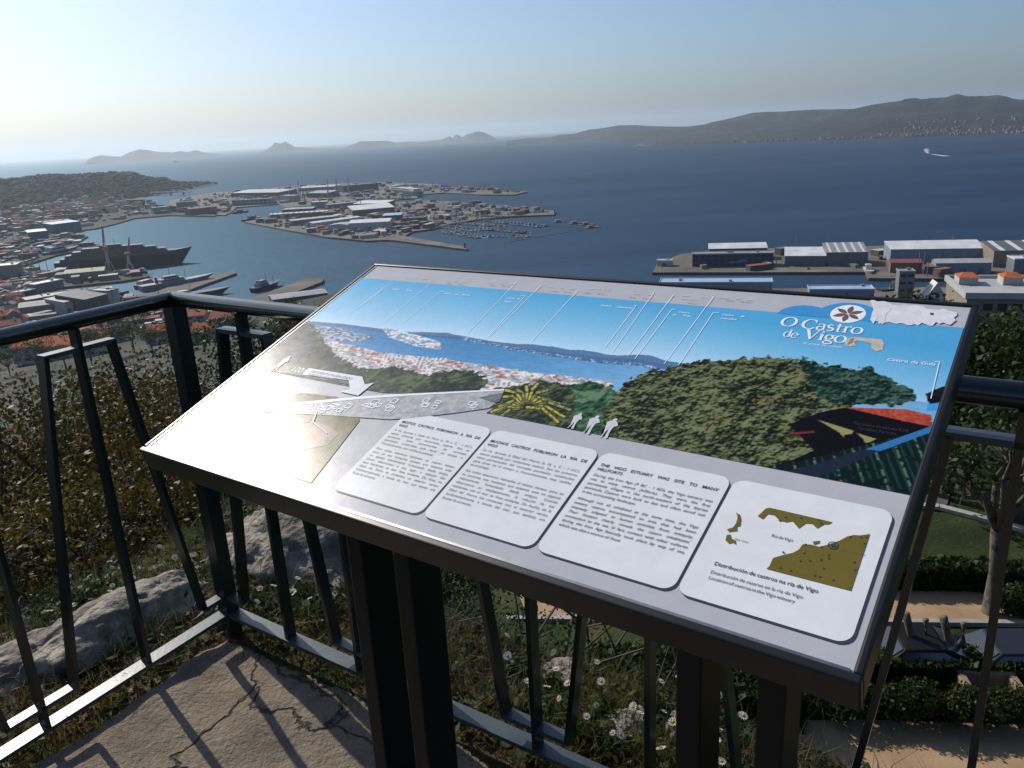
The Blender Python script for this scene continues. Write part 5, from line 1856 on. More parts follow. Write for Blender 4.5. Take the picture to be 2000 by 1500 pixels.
for x in (.265, .9775):
    MB().box(x - .14, x + .14, .325 - .09, .325 + .09, -.03, .012).build('base_plate', m_leg, board)
panel = brd('panel', MB().box(.006, SW - .0055, .0075, SH - .0055, -.0024, 0), m_panel)


def flat(name, pts, z, m_, parent):
    b_ = MB()
    n = len(pts)
    a = sum(pts[i][0] * pts[(i + 1) % n][1] - pts[(i + 1) % n][0] * pts[i][1] for i in range(n))
    if a < 0: pts = pts[::-1]
    b_.add([(x, y, z) for x, y in pts], [tuple(range(n))])
    return b_.build(name, m_, parent)


def rrect(x0, x1, y0, y1, r):
    out = []
    for cx_, cy_, a0 in ((x1 - r, y1 - r, 0), (x0 + r, y1 - r, 90), (x0 + r, y0 + r, 180), (x1 - r, y0 + r, 270)):
        for k in range(7):
            a = R_(a0 + 15 * k)
            out.append((cx_ + r * math.cos(a), cy_ + r * math.sin(a)))
    return out


# ---- the panorama photograph printed on the board, painted point by point
def vnoise(x, y, seed):
    xi, yi = np.floor(x).astype(int), np.floor(y).astype(int)
    fx, fy = x - xi, y - yi
    fx, fy = fx * fx * (3 - 2 * fx), fy * fy * (3 - 2 * fy)

    def hsh(a, b_):
        h = (a * 374761393 + b_ * 668265263 + seed * 974711) & 0x7fffffff
        h = ((h ^ (h >> 13)) * 1274126177) & 0x7fffffff
        return ((h ^ (h >> 16)) & 0xffff) / 65535.0
    return (hsh(xi, yi) * (1 - fx) + hsh(xi + 1, yi) * fx) * (1 - fy) + (hsh(xi, yi + 1) * (1 - fx) + hsh(xi + 1, yi + 1) * fx) * fy


def nfbm(x, y, seed, o=4):
    t, a, s = 0, .5, 0
    for k in range(o):
        t = t + a * vnoise(x * 2 ** k, y * 2 ** k, seed + k)
        s += a
        a *= .55
    return t / s


def inpoly(px, py, poly):
    m = np.zeros(px.shape, bool)
    n = len(poly)
    for i in range(n):
        x0, y0 = poly[i]
        x1, y1 = poly[(i + 1) % n]
        if y0 == y1: continue
        c = ((y0 > py) != (y1 > py)) & (px < (x1 - x0) * (py - y0) / (y1 - y0) + x0)
        m ^= c
    return m


def lin(c):
    c = np.asarray(c, float) / 255.0
    return np.where(c <= .04045, c / 12.92, ((c + .055) / 1.055) ** 2.4)


T0, T1 = .2555, .6020
ns, ntt = 1200, 350
s_ = np.linspace(.0092, SW - .0060, ns)
t_ = np.linspace(T0, T1, ntt)
gs, gt = np.meshgrid(s_, t_)
Wx = SO.x + gs * SU.x + gt * SV.x
Wy = SO.y + gs * SU.y + gt * SV.y
Wz = SO.z - ZC + gs * SU.z + gt * SV.z
ci = np.array(CAMR.transposed())
cx_ = ci[0, 0] * Wx + ci[0, 1] * Wy + ci[0, 2] * Wz
cy_ = ci[1, 0] * Wx + ci[1, 1] * Wy + ci[1, 2] * Wz
cz_ = ci[2, 0] * Wx + ci[2, 1] * Wy + ci[2, 2] * Wz
PX, PY = 1000 + FPX * cx_ / cz_, 750 + FPX * cy_ / cz_


def F2(k, seed, o=4, sx=1.0, sy=1.0):
    return nfbm(gs * k * sx + 50, gt * k * sy + 50, seed, o)


def curve(pts, x):
    return np.interp(x, [p[0] for p in pts], [p[1] for p in pts])


def mixc(img, mask, c):
    return img * (1 - mask[..., None]) + mask[..., None] * np.asarray(c, float)


img = np.zeros(gs.shape + (3,))
# sky: blue above, white towards the horizon
hz = curve([(560, 628), (680, 637), (760, 649), (850, 656), (900, 659), (1000, 677), (1100, 690), (1180, 699), (1250, 702), (1300, 713), (1350, 718), (1900, 800)], PX)
f = np.clip((hz - PY) / 110.0, 0, 1) ** .75
img = np.array([196, 226, 244]) * (1 - f[..., None]) + np.array([70, 170, 222]) * f[..., None]
rr_ = np.clip((PX - 1300) / 500, 0, 1)[..., None]
img = img * (1 - .3 * rr_) + .3 * rr_ * np.array([44, 150, 214])
# sea
sea = PY > hz
depth = np.clip((PY - hz) / 60, 0, 1)
seac = np.array([52, 132, 192]) * (1 - depth[..., None]) + np.array([78, 150, 205]) * depth[..., None]
seac = seac + (np.clip((PX - 900) / 400, 0, 1) * 46)[..., None] * np.array([1, .75, .5])
seac += ((F2(160, 3, 3, .4, 1.6) - .5) * 22)[..., None]
img = np.where(sea[..., None], seac, img)
# far hills
top = hz - 3 - 9 * np.clip(F2(14, 9, 3, 1, .01) * 1.6 - .45, 0, 1) * np.clip((PX - 700) / 200, .25, 1)
bot = hz + curve([(560, 0), (900, 4), (1100, 10), (1350, 16)], PX)
hill = ((PY > top) & (PY < bot) & (PX < 1370)).astype(float)
img = mixc(img, hill * .85, (62, 104, 152))
sp1 = (hill > 0) & (PY > bot - 6) & (F2(420, 17, 2) > .62) & (PX > 900)
img = mixc(img, sp1 * .75, (214, 220, 226))


def speck(poly, base, cols, k, seed, thr=.52, aniso=(.7, 1.5)):
    global img
    m = inpoly(PX, PY, poly)
    img = mixc(img, m.astype(float), base)
    n1_ = F2(k, seed, 3, *aniso)
    img[:] = mixc(img, (m & (n1_ > thr)).astype(float), cols[0])
    n2_ = F2(k * 1.3, seed + 31, 3, *aniso)
    img[:] = mixc(img, (m & (n2_ > thr + .08)).astype(float), cols[1])
    n3_ = F2(k * .9, seed + 77, 3, *aniso)
    img[:] = mixc(img, (m & (n3_ > thr + .13)).astype(float), cols[2])


# harbour pier and waterfront of the printed view
speck([(745, 640), (800, 650), (860, 668), (862, 684), (810, 676), (760, 660)], (120, 150, 186), [(214, 220, 224), (236, 236, 234), (190, 170, 160)], 150, 41)
speck([(585, 632), (660, 640), (735, 660), (700, 668), (640, 665), (600, 655)], (86, 112, 148), [(150, 170, 190), (196, 206, 214), (110, 96, 96)], 150, 43)
speck([(600, 655), (680, 672), (740, 688), (830, 698), (870, 702), (960, 716), (1050, 728), (1195, 745), (1200, 770), (1050, 775), (930, 765), (800, 750), (700, 730), (640, 700)], (176, 180, 184), [(228, 226, 222), (140, 134, 132), (190, 96, 86)], 150, 47, .53)
m = inpoly(PX, PY, [(735, 692), (880, 700), (950, 742), (1190, 748), (1195, 768), (960, 762), (760, 735)]) & (np.sin(gs * 620 + gt * 260) > .15) & (F2(40, 52, 2) > .5)
img = mixc(img, m * .8, (236, 234, 230))


def foliage(poly, dark, mid, light, k, seed, edge=6, hi=None, soft=.10):
    """tree masses: lit and dark clumps of leaves with a ragged outline"""
    global img
    ex = (F2(120, seed + 5, 3) - .5) * edge * 3
    ey = (F2(120, seed + 6, 3) - .5) * edge * 3
    m = inpoly(PX + ex, PY + ey, poly)
    big, fine = F2(k * .28, seed, 3), F2(k * 1.6, seed + 13, 3)
    sh_ = nfbm((gs + .0016) * k * 1.6 + 50, (gt - .0022) * k * 1.6 + 50, seed + 13, 3)
    sh2 = nfbm((gs + .004) * k * .5 + 50, (gt - .006) * k * .5 + 50, seed + 3, 3) - nfbm(gs * k * .5 + 50, gt * k * .5 + 50, seed + 3, 3)
    v = .50 * big + .50 * fine + .45 * (fine - sh_) - .6 * sh2
    a = np.clip((v - .34) / .17, 0, 1)[..., None]
    b2_ = np.clip((v - .52) / .16, 0, 1)[..., None]
    c = np.array(dark) * (1 - a) + np.array(mid) * a
    c = c * (1 - b2_) + np.array(light) * b2_
    if hi is not None:
        h_ = (F2(k * .5, seed + 91, 3) > .66)[..., None] & (fine > .5)[..., None]
        c = np.where(h_, np.array(hi) * .5 + c * .5, c)
    img = np.where(m[..., None], c, img)


foliage([(440, 760), (470, 718), (600, 628), (625, 650), (650, 690), (690, 712), (720, 722), (770, 716), (830, 735), (890, 722), (935, 728), (952, 745), (930, 772), (700, 790)], (24, 36, 36), (44, 62, 44), (92, 112, 62), 60, 61)
m = inpoly(PX, PY, [(430, 760), (470, 720), (600, 628), (612, 660), (600, 700), (560, 740)])
img = mixc(img, m * .72, (70, 76, 96))
foliage([(1040, 775), (1100, 752), (1160, 745), (1200, 760), (1250, 800), (1260, 870), (1190, 868), (1090, 850), (1050, 820)], (20, 44, 30), (44, 92, 56), (96, 136, 92), 70, 63)
foliage([(1170, 860), (1182, 800), (1196, 772), (1230, 740), (1290, 722), (1345, 710), (1430, 702), (1500, 699), (1545, 702), (1600, 714), (1650, 726), (1690, 738), (1705, 770), (1660, 800), (1600, 806), (1560, 830), (1590, 850), (1600, 880), (1560, 900), (1480, 920), (1380, 910)], (18, 25, 15), (70, 82, 48), (120, 128, 80), 170, 65, 6, (134, 112, 58))
foliage([(1560, 700), (1600, 712), (1640, 718), (1665, 726), (1700, 716), (1712, 730), (1740, 738), (1756, 752), (1780, 762), (1790, 778), (1770, 792), (1720, 792), (1640, 790), (1600, 780)], (12, 30, 28), (30, 58, 48), (66, 100, 78), 150, 67, 8)
foliage([(1810, 770), (1830, 760), (1850, 755), (1852, 800), (1815, 800)], (10, 12, 18), (16, 22, 26), (26, 34, 34), 90, 68, 3)
# fortress, its red roof and the railing of the printed view
m = inpoly(PX, PY, [(1540, 830), (1600, 806), (1650, 797), (1822, 826), (1815, 845), (1600, 935), (1520, 912), (1590, 880), (1560, 850)])
img = mixc(img, m.astype(float), (17, 14, 18))
m = inpoly(PX, PY, [(1648, 796), (1770, 800), (1820, 812), (1818, 834), (1760, 822)])
c = np.array([184, 66, 44]) + ((F2(300, 71, 2) - .5) * 50)[..., None]
img = np.where(m[..., None], c, img)
for pl in ([(1596, 820), (1668, 842), (1664, 848), (1650, 850), (1648, 856), (1640, 846)], [(1672, 846), (1712, 858), (1700, 864), (1690, 866), (1686, 858)], [(1540, 846), (1590, 842), (1592, 846), (1545, 850)]):
    img = mixc(img, inpoly(PX, PY, pl).astype(float), (150, 146, 84) if pl[0][0] != 1540 else (128, 42, 40))
m = inpoly(PX, PY, [(1470, 915), (1560, 902), (1720, 862), (1820, 836), (1820, 850), (1790, 990), (1480, 960)])
img = mixc(img, m.astype(float), (12, 30, 30))
m2 = m & (np.sin(gs * 620 + gt * 300) > .55) & (F2(60, 73, 2) > .42)
img = mixc(img, m2 * .7, (30, 74, 66))
m3 = m & (np.sin(gs * 240 + gt * 110) > .93) & (F2(200, 75, 2) > .45)
img = mixc(img, m3 * .8, (96, 140, 96))
m = inpoly(PX, PY, [(1520, 925), (1600, 905), (1720, 868), (1822, 832), (1824, 842), (1720, 880), (1620, 925), (1540, 945)])
img = mixc(img, m.astype(float), (30, 40, 58))
m = inpoly(PX, PY, [(1690, 878), (1822, 832), (1824, 843), (1720, 882)])
img = mixc(img, m * .85, (40, 128, 206))
m = inpoly(PX, PY, [(1812, 790), (1840, 786), (1838, 802), (1810, 804)])
img = mixc(img, m.astype(float), (52, 150, 222))
# palm
foliage([(930, 775), (985, 755), (1060, 745), (1120, 760), (1130, 850), (1040, 835), (950, 812)], (22, 34, 26), (48, 66, 42), (96, 110, 64), 110, 69)
for k in range(15):
    a = R_(200 - k * 15.5)
    x0, y0 = 1030, 796
    ln = 74 + 12 * math.sin(k * 1.7)
    x1, y1 = x0 + math.cos(a) * ln, y0 - math.sin(a) * ln * .62 + 18 * abs(math.cos(a))
    xm, ym = (x0 + x1) / 2, (y0 + y1) / 2 - 12
    for (ax, ay), (bx_, by_) in (((x0, y0), (xm, ym)), ((xm, ym), (x1, y1))):
        tt = np.clip(((PX - ax) * (bx_ - ax) + (PY - ay) * (by_ - ay)) / ((bx_ - ax) ** 2 + (by_ - ay) ** 2), 0, 1)
        dd = np.hypot(PX - ax - tt * (bx_ - ax), (PY - ay - tt * (by_ - ay)) * 1.25)
        img = mixc(img, (dd < 5.0).astype(float) * .9, (34, 38, 22))
        img = mixc(img, (dd < 2.9).astype(float) * (.55 + .45 * (F2(260, 81 + k, 2) > .45)), (196, 186, 62) if k % 3 else (150, 160, 84))
img += ((F2(500, 99, 2) - .5) * 9)[..., None]
grey_ = img.mean(-1, keepdims=True)
img = grey_ + (img - grey_) * .82
for _ in range(1):
    img[1:-1, 1:-1] = (img[1:-1, 1:-1] * 4 + img[:-2, 1:-1] + img[2:, 1:-1] + img[1:-1, :-2] + img[1:-1, 2:]) / 8
img = lin(np.clip(img, 0, 255))
keep = ~(inpoly(PX, PY, [(430, 790), (480, 716), (735, 768), (940, 772), (960, 800), (940, 812), (700, 800)]))
V = np.stack([gs, gt, np.full(gs.shape, .0006)], -1).reshape(-1, 3)
k = np.arange(ns * ntt).reshape(ntt, ns)
Q = np.stack([k[:-1, :-1], k[:-1, 1:], k[1:, 1:], k[1:, :-1]], -1)
kq = keep[:-1, :-1] & keep[:-1, 1:] & keep[1:, 1:] & keep[1:, :-1]
m_photo = bpy.data.materials.new('panorama_print')
m_photo.use_nodes = True
N, L = m_photo.node_tree.nodes, m_photo.node_tree.links
at_ = N.new('ShaderNodeAttribute')
at_.attribute_name = 'print_colour'
L.new(at_.outputs['Color'], N['Principled BSDF'].inputs['Base Color'])
N['Principled BSDF'].inputs['Specular IOR Level'].default_value = .10
scuffs(m_photo)
me = fast_mesh('panorama_print', V, Q[kq].reshape(-1, 4), m_photo)
ca = me.color_attributes.new('print_colour', 'FLOAT_COLOR', 'POINT')
ca.data.foreach_set('color', np.concatenate([img.reshape(-1, 3), np.ones((ns * ntt, 1))], 1).astype(np.float32).ravel())
link('panorama_print', me, panel)


# ---- lettering
def text_mesh(txt, size, shear=0.0, bold=0.0, space=1.0):
    cu = bpy.data.curves.new('lettering', 'FONT')
    cu.body = txt
    cu.size = size
    cu.shear = shear
    cu.offset = bold
    cu.space_character = space
    cu.resolution_u = 3
    ob = bpy.data.objects.new('lettering', cu)
    me_ = ob.to_mesh()
    n = len(me_.vertices)
    co = np.empty(n * 3, np.float32)
    me_.vertices.foreach_get('co', co)
    co = co.reshape(-1, 3)
    fs = [tuple(p.vertices) for p in me_.polygons]
    ob.to_mesh_clear()
    bpy.data.objects.remove(ob)
    bpy.data.curves.remove(cu)
    return co, fs


_wc = {}


def word(w, size, shear, bold):
    k_ = (w, size, shear, bold)
    if k_ not in _wc: _wc[k_] = text_mesh(w, size, shear, bold)
    return _wc[k_]


def put_line(b_, txt, x, y, size, z, shear=.0, bold=0., width=None, rot=0.0, sx=1.0):
    """one line of words from x, spread to a width when given"""
    ws = txt.split()
    ms = [word(w, size, shear, bold) for w in ws]
    wd = [(m_[0][:, 0].max() if len(m_[0]) else 0) * sx for m_ in ms]
    gap = size * .27
    if width and len(ws) > 1:
        gap = max(size * .12, (width - sum(wd)) / (len(ws) - 1))
        if sum(wd) + gap * (len(ws) - 1) > width * 1.001:
            q = width / (sum(wd) + gap * (len(ws) - 1))
            sx, wd, gap = sx * q, [w * q for w in wd], gap * q
    c_, s2 = math.cos(rot), math.sin(rot)
    cx0 = 0
    for (co, fs), w in zip(ms, wd):
        b_.add([(x + (p[0] * sx + cx0) * c_ - p[1] * s2, y + (p[0] * sx + cx0) * s2 + p[1] * c_, z) for p in co.tolist()], fs)
        cx0 += w + gap


cards = [
    (.455, .628, 'MOITOS CASTROS POBOARON A RÍA DE|VIGO', ['A ría, durante a Idade do Ferro (s. IX a. C. - I d.C.),', 'estivo poboada por numerosos castros. Son os', 'primeiros sitios permanentes do noroeste', 'peninsular, construídos para durar no tempo e,', '*frecuentemente, moi visibles na paisaxe.', '', 'Non todos estiveron habitados ao mesmo tempo,', 'pero no seu conxunto amosan que estamos ante', 'un espazo intensamente humanizado desde antigo.', 'Cando observamos o seu lugar, a relación dos', 'seus habitantes co mar faise evidente. De feito, na', 'Idade do Ferro os contactos co exterior serían,', 'fundamentalmente, a través do mar, que tamén era', '*fonte de alimento.'], 'm'),
    (.632, .812, 'MUCHOS CASTROS POBLARON LA RÍA DE|VIGO', ['La ría, durante la Edad del Hierro (s. IX a. C. - I d.C.),', 'estuvo poblada por numerosos castros. Son los primeros', 'sitios permanentes del noroeste peninsular, construidos', 'para durar en el tiempo y, frecuentemente, muy visibles', '*en el paisaje.', '', 'No todos estuvieron habitados al mismo tiempo, pero en', 'su conjunto nos muestran que estamos ante un espacio', 'intensamente humanizado desde antiguo. Cuando', 'observamos su emplazamiento, la relación de sus', 'habitantes con el mar se hace evidente. De hecho, en la', 'Edad del Hierro los contactos con el exterior serían,', 'fundamentalmente, a través del mar, que también era', '*fuente de alimento.'], 'm'),
    (.817, .999, 'THE VIGO ESTUARY WAS SITE TO MANY|HILLFORTS', ['During the Iron Age (9 BC - 1 AD), the Vigo estuary was', 'site to many castros (hillforts). They were the first', 'permanent villages in the north-western of the Iberian', 'peninsula. Castros were built to last and often stood out', '*in the surrounding landscape.', '', 'Although not all inhabited at the same time, the Vigo', 'estuary castros encompassed an area that had been', 'intensely adapted to human activities from antiquity.', 'Their location clearly reveals the castro inhabitants’', 'connection to the sea. In fact, contact with other cultures', 'during the Iron Age basically took place by way of sea,', '*which was also a source of food.'], 'd'),
    (1.003, 1.185, None, None, None),
]
for k, (x0, x1, head, body, tone) in enumerate(cards):
    y0, y1 = .036, .2245
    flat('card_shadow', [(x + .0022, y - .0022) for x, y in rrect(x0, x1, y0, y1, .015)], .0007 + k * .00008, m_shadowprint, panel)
    card = brd('text_card' if head else 'map_card', MB().add([(x, y, .0011 + k * .00008) for x, y in rrect(x0, x1, y0, y1, .015)], [tuple(range(28))]), m_card)
    if not head: continue
    z = .0016 + k * .00008
    hb = MB()
    w = x1 - x0 - .016
    for i, ln_ in enumerate(head.split('|')):
        put_line(hb, ln_, x0 + .008, .1965 - i * .0085, .0076, z, 0, .00008, width=w if i == 0 else None)
    hb.build('heading', m_ink, card)
    bb = MB()
    y = .1765
    for ln_ in body:
        if not ln_:
            y -= .0045
            continue
        put_line(bb, ln_.lstrip('*'), x0 + .008, y, .0066, z, .12, 0.0, width=None if ln_[0] == '*' else w)
        y -= .0082
    bb.build('paragraph', m_ink if tone == 'd' else m_ink2, card)

# ---- map on the last card
zc = .0019


def SP(pts):
    return [S(x, y) for x, y in pts]


flat('map_land', SP([(1480, 1010), (1488, 1003), (1496, 995), (1505, 994), (1626, 1022), (1618, 1026), (1610, 1026), (1596, 1034), (1586, 1025), (1574, 1024), (1560, 1034), (1548, 1020), (1535, 1022), (1522, 1018), (1512, 1008), (1500, 1006), (1490, 1016)]), zc, m_olive, card)
flat('map_land', SP([(1497, 1113), (1503, 1108), (1510, 1092), (1530, 1086), (1548, 1082), (1560, 1076), (1568, 1065), (1585, 1066), (1600, 1070), (1618, 1066), (1640, 1058), (1655, 1050), (1668, 1047), (1680, 1048), (1699, 1045), (1662, 1156)]), zc, m_olive, card)
flat('map_land', SP([(1438, 1003), (1446, 1008), (1448, 1018), (1446, 1029), (1440, 1031), (1440, 1039), (1424, 1041), (1420, 1036), (1432, 1032), (1438, 1024), (1441, 1012)]), zc, m_olive, card)
flat('map_land', SP([(1420, 1047), (1427, 1046), (1429, 1054), (1437, 1058), (1438, 1066), (1432, 1062), (1424, 1064), (1417, 1057)]), zc, m_olive, card)
flat('map_land', SP([(1587, 1060), (1602, 1058), (1600, 1063), (1590, 1066)]), zc, m_olive, card)
for px, py in ((1535, 1013), (1523, 1019), (1565, 1014), (1600, 1018), (1604, 1025), (1571, 1083), (1564, 1098), (1582, 1098), (1604, 1096), (1619, 1087), (1619, 1093), (1609, 1113), (1525, 1112), (1545, 1117), (1592, 1127), (1601, 1129), (1628, 1136), (1669, 1101), (1670, 1116), (1574, 1066), (1605, 1071), (1530, 1081), (1661, 1051), (1682, 1052), (1692, 1052), (1689, 1064)):
    x, y = S(px, py)
    MB().add([(x + .0013 * math.cos(a), y + .0013 * math.sin(a), zc + .0003) for a in [i * 6.283 / 8 for i in range(8)]], [tuple(range(8))]).build('map_dot', m_ink, card)
x, y = S(1627, 1068)
for r0, r1, nm in ((.0043, .0056, 'map_ring'), (0, .0026, 'map_ring')):
    q = MB()
    A = [i * 6.283185 / 20 for i in range(20)]
    vs = [(x + r1 * math.cos(a), y + r1 * math.sin(a), zc + .0004) for a in A]
    if r0:
        vs += [(x + r0 * math.cos(a), y + r0 * math.sin(a), zc + .0004) for a in A]
        q.add(vs, [(i, (i + 1) % 20, 20 + (i + 1) % 20, 20 + i) for i in range(20)])
    else:
        q.add(vs, [tuple(range(20))])
    q.build(nm, m_ink, card)
for (txt, px, py, px2, size) in (('Distribución de castros na ría de Vigo', 1394, 1105, 1598, .0076), ('Distribución de castros en la ría de Vigo', 1387, 1121, 1568, .0063), ('Location of castros in the Vigo estuary', 1383, 1132, 1553, .0063), ('Ría de Vigo', 1506, 1050, 1548, .0062)):
    x, y = S(px, py)
    x2, y2 = S(px2, py + (px2 - px) * .262)
    tb = MB()
    put_line(tb, txt, x, y, size, zc, 0, .00005 if size > .007 else 0, width=x2 - x)
    tb.build('caption', m_ink, card)
for t_1, px, py, sz, dz in (('Illas Cíes', 1434, 1056, .0045, 0), ('Castro de Vigo', 1640, 1076, .0042, .0003)):
    tb = MB()
    x, y = S(px, py)
    put_line(tb, t_1, x, y, sz, zc + dz)
    tb.build('caption', m_ink2, card)

# ---- title block
zt_ = .0010
cx2, cy2 = S(1656, 614)
flat('title_arc', [(cx2 + .050 * math.cos(a), .598 + .047 * math.sin(a)) for a in [math.pi * i / 24 for i in range(25)]], .0008, m_blue, panel)
flat('title_arc', [(cx2 - .062 + .040 * math.cos(a), .598 + .030 * math.sin(a)) for a in [math.pi * i / 24 for i in range(25)]], .0009, m_blue, panel)
flat('emblem_disc', [(cx2 + .0250 * math.cos(a), cy2 + .0250 * math.sin(a)) for a in [6.28318 * i / 40 for i in range(40)]], zt_, m_wink, panel)
q = MB()
for k in range(6):
    a = R_(90 + 60 * k - 4)
    pts = []
    for i in range(9):
        f = i / 8
        pts.append((f * .0205 + .0015, .0042 * math.sin(math.pi * f)))
    pts += [(p[0], -p[1]) for p in pts[-2:0:-1]]
    q.add([(cx2 + p[0] * math.cos(a) - p[1] * math.sin(a), cy2 + p[0] * math.sin(a) + p[1] * math.cos(a), zt_ + .0004) for p in pts], [tuple(range(len(pts)))])
q.build('emblem_petals', m_brown, panel)


def stroke(b_, pts, ws, z):
    """pen stroke of changing width"""
    n = len(pts)
    vs = []
    for i in range(n):
        ax, ay = pts[max(0, i - 1)]
        bx_, by_ = pts[min(n - 1, i + 1)]
        dx, dy = bx_ - ax, by_ - ay
        l_ = math.hypot(dx, dy) or 1
        w_ = ws[i] / 2
        vs += [(pts[i][0] - dy / l_ * w_, pts[i][1] + dx / l_ * w_, z), (pts[i][0] + dy / l_ * w_, pts[i][1] - dx / l_ * w_, z)]
    b_.add(vs, [(2 * i, 2 * i + 1, 2 * i + 3, 2 * i + 2) for i in range(n - 1)])


def arc(cx0, cy0, rx, ry, a0, a1, n=22):
    return [(cx0 + rx * math.cos(R_(a0 + (a1 - a0) * i / n)), cy0 + ry * math.sin(R_(a0 + (a1 - a0) * i / n))) for i in range(n + 1)]


def contrast(pts, cx0, thick, thin):
    mx_ = max(abs(p[0] - cx0) for p in pts) or 1
    return [thin + (thick - thin) * (abs(p[0] - cx0) / mx_) ** 1.5 for p in pts]


TK, TN = .145, .045


def glyph(ch):
    """book-face letters as strokes: list of (points, widths), advance; x-height .48, capitals .72"""
    st = []
    bar = lambda x, y0, y1, w=TK: st.append(([(x, y0), (x, y1)], [w, w]))
    ser = lambda x, y, w=.24: st.append(([(x - w / 2, y), (x + w / 2, y)], [.035, .035]))
    if ch in 'Oo':
        r, h = (.36, .37) if ch == 'O' else (.235, .25)
        p_ = arc(r + .04, h, r, h, 0, 360, 36)
        st.append((p_, contrast(p_, r + .04, TK if ch == 'O' else .12, TN)))
        return st, 2 * r + .13
    if ch == 'C':
        p_ = arc(.40, .36, .36, .37, 42, 318, 32)
        st.append((p_, contrast(p_, .40, TK, TN)))
        bar(.665, .5, .72, .04)
        return st, .76
    if ch == 'V':
        st.append(([(.08, .72), (.36, 0)], [.15, .12]))
        st.append(([(.36, 0), (.62, .72)], [.05, .04]))
        ser(.08, .705, .26)
        ser(.62, .705, .24)
        return st, .70
    if ch == 'a':
        p_ = arc(.21, .33, .16, .15, 150, 0, 12) + [(.37, .06)]
        st.append((p_, [.10, .06] + [.05] * 6 + [.10] * 6))
        p_ = arc(.20, .13, .15, .13, 60, 330, 20)
        st.append((p_, contrast(p_, .20, .11, TN)))
        st.append(([(.37, .06), (.46, .02)], [.07, .05]))
        return st, .50
    if ch == 's':
        p_ = arc(.20, .365, .135, .115, 40, 270, 14) + arc(.20, .125, .15, .125, 90, -150, 14)
        st.append((p_, [.05 + .06 * math.sin(math.pi * i / (len(p_) - 1)) for i in range(len(p_))]))
        return st, .43
    if ch == 't':
        bar(.16, .08, .62, .11)
        st.append((arc(.25, .09, .09, .09, 180, 320, 8), [.10, .07, .06, .05, .05, .05, .05, .04, .04]))
        st.append(([(.03, .46), (.33, .46)], [.045, .045]))
        return st, .37
    if ch == 'r':
        bar(.14, 0, .48, .12)
        ser(.14, .017)
        ser(.10, .463, .14)
        st.append((arc(.30, .33, .14, .14, 180, 50, 8), [.05] * 6 + [.08, .11, .11]))
        return st, .42
    if ch == 'd':
        bar(.43, .02, .74, .11)
        ser(.40, .725, .14)
        ser(.46, .017, .14)
        p_ = arc(.24, .24, .20, .25, 50, 310, 22)
        st.append((p_, contrast(p_, .24, .12, TN)))
        return st, .55
    if ch == 'e':
        p_ = arc(.25, .24, .21, .25, 5, 320, 26)
        st.append((p_, contrast(p_, .25, .12, TN)))
        st.append(([(.06, .26), (.45, .26)], [.045, .045]))
        return st, .50
    if ch == 'i':
        bar(.13, 0, .48, .12)
        ser(.13, .017)
        ser(.09, .463, .14)
        p_ = [(.07, .64), (.19, .64)]
        st.append((p_, [.12, .12]))
        return st, .27
    if ch == 'g':
        p_ = arc(.22, .31, .16, .165, 0, 360, 24)
        st.append((p_, contrast(p_, .22, .11, TN)))
        p_ = [(.14, .17), (.10, .08), (.18, .03), (.32, .02)] + arc(.23, -.10, .20, .11, 50, -230, 18)
        st.append((p_, [.05, .07, .09, .09] + [.07] * 19))
        st.append(([(.34, .42), (.46, .46)], [.05, .06]))
        return st, .47
    return st, .26


def serif_text(txt, px, py, px2, py2, h, nm):
    x, y = S(px, py)
    x2, y2 = S(px2, py2)
    tot = sum(glyph(c)[1] for c in txt)
    kx = (x2 - x) / tot
    b_ = MB()
    c0 = 0
    for i, c in enumerate(txt):
        st, adv = glyph(c)
        for j, (pts, ws) in enumerate(st):
            stroke(b_, [(x + (c0 + p[0]) * kx, y + (y2 - y) * (c0 / tot) + p[1] * h) for p in pts], [w_ * (kx + h) / 2 for w_ in ws], zt_ + .0003 + j * .00004)
        c0 += adv
    b_.build(nm, m_wink, panel)


serif_text('O Castro', 1522, 637, 1684, 655, .034, 'title')
serif_text('de', 1528, 658, 1556, 662, .026, 'title')
serif_text('Vigo', 1567, 662, 1652, 672, .034, 'title')
tb = MB()
x, y = S(1568, 672)
x2, _ = S(1644, 682)
put_line(tb, 'A orixe da cidade', x, y - .001, .0078, zt_, .2, 0, width=x2 - x)
tb.build('subtitle', m_wink, panel)
flat('printed_stone', SP([(1650, 663), (1668, 659), (1722, 664), (1727, 672), (1724, 684), (1712, 687), (1702, 681), (1702, 672), (1690, 668), (1676, 666), (1668, 669), (1672, 676), (1662, 678), (1650, 676)]), zt_, m_stone, panel)
flat('printed_shade', SP([(1660, 664), (1668, 661), (1664, 670), (1654, 675)]), zt_ + .0004, gloss('dull_brown_print', (0.35, 0.24, 0.17), scuff=False), panel)
# strip of torn sticker
rnd = random.Random(4)
tp = [(1700 + i * 7.4, 588 + i * .9 + rnd.uniform(-2, 4)) for i in range(23)] + [(1862 + rnd.uniform(0, 8), 612 + k * 5) for k in range(4)] + [(1856 - i * 7.0, 634 + rnd.uniform(-4, 5) - i * .1) for i in range(22)] + [(1702, 620), (1706, 606)]
flat('torn_sticker', SP(tp), .0013, m_torn, panel)
flat('torn_sticker', SP([(1704, 610), (1722, 600), (1742, 604), (1730, 616), (1728, 632), (1716, 634), (1714, 622), (1706, 634), (1700, 626)]), .0016, m_torn, panel)
flat('dark_fleck', SP([(1817, 613), (1823, 613), (1822, 617), (1816, 616)]), .0019, m_ink, panel)

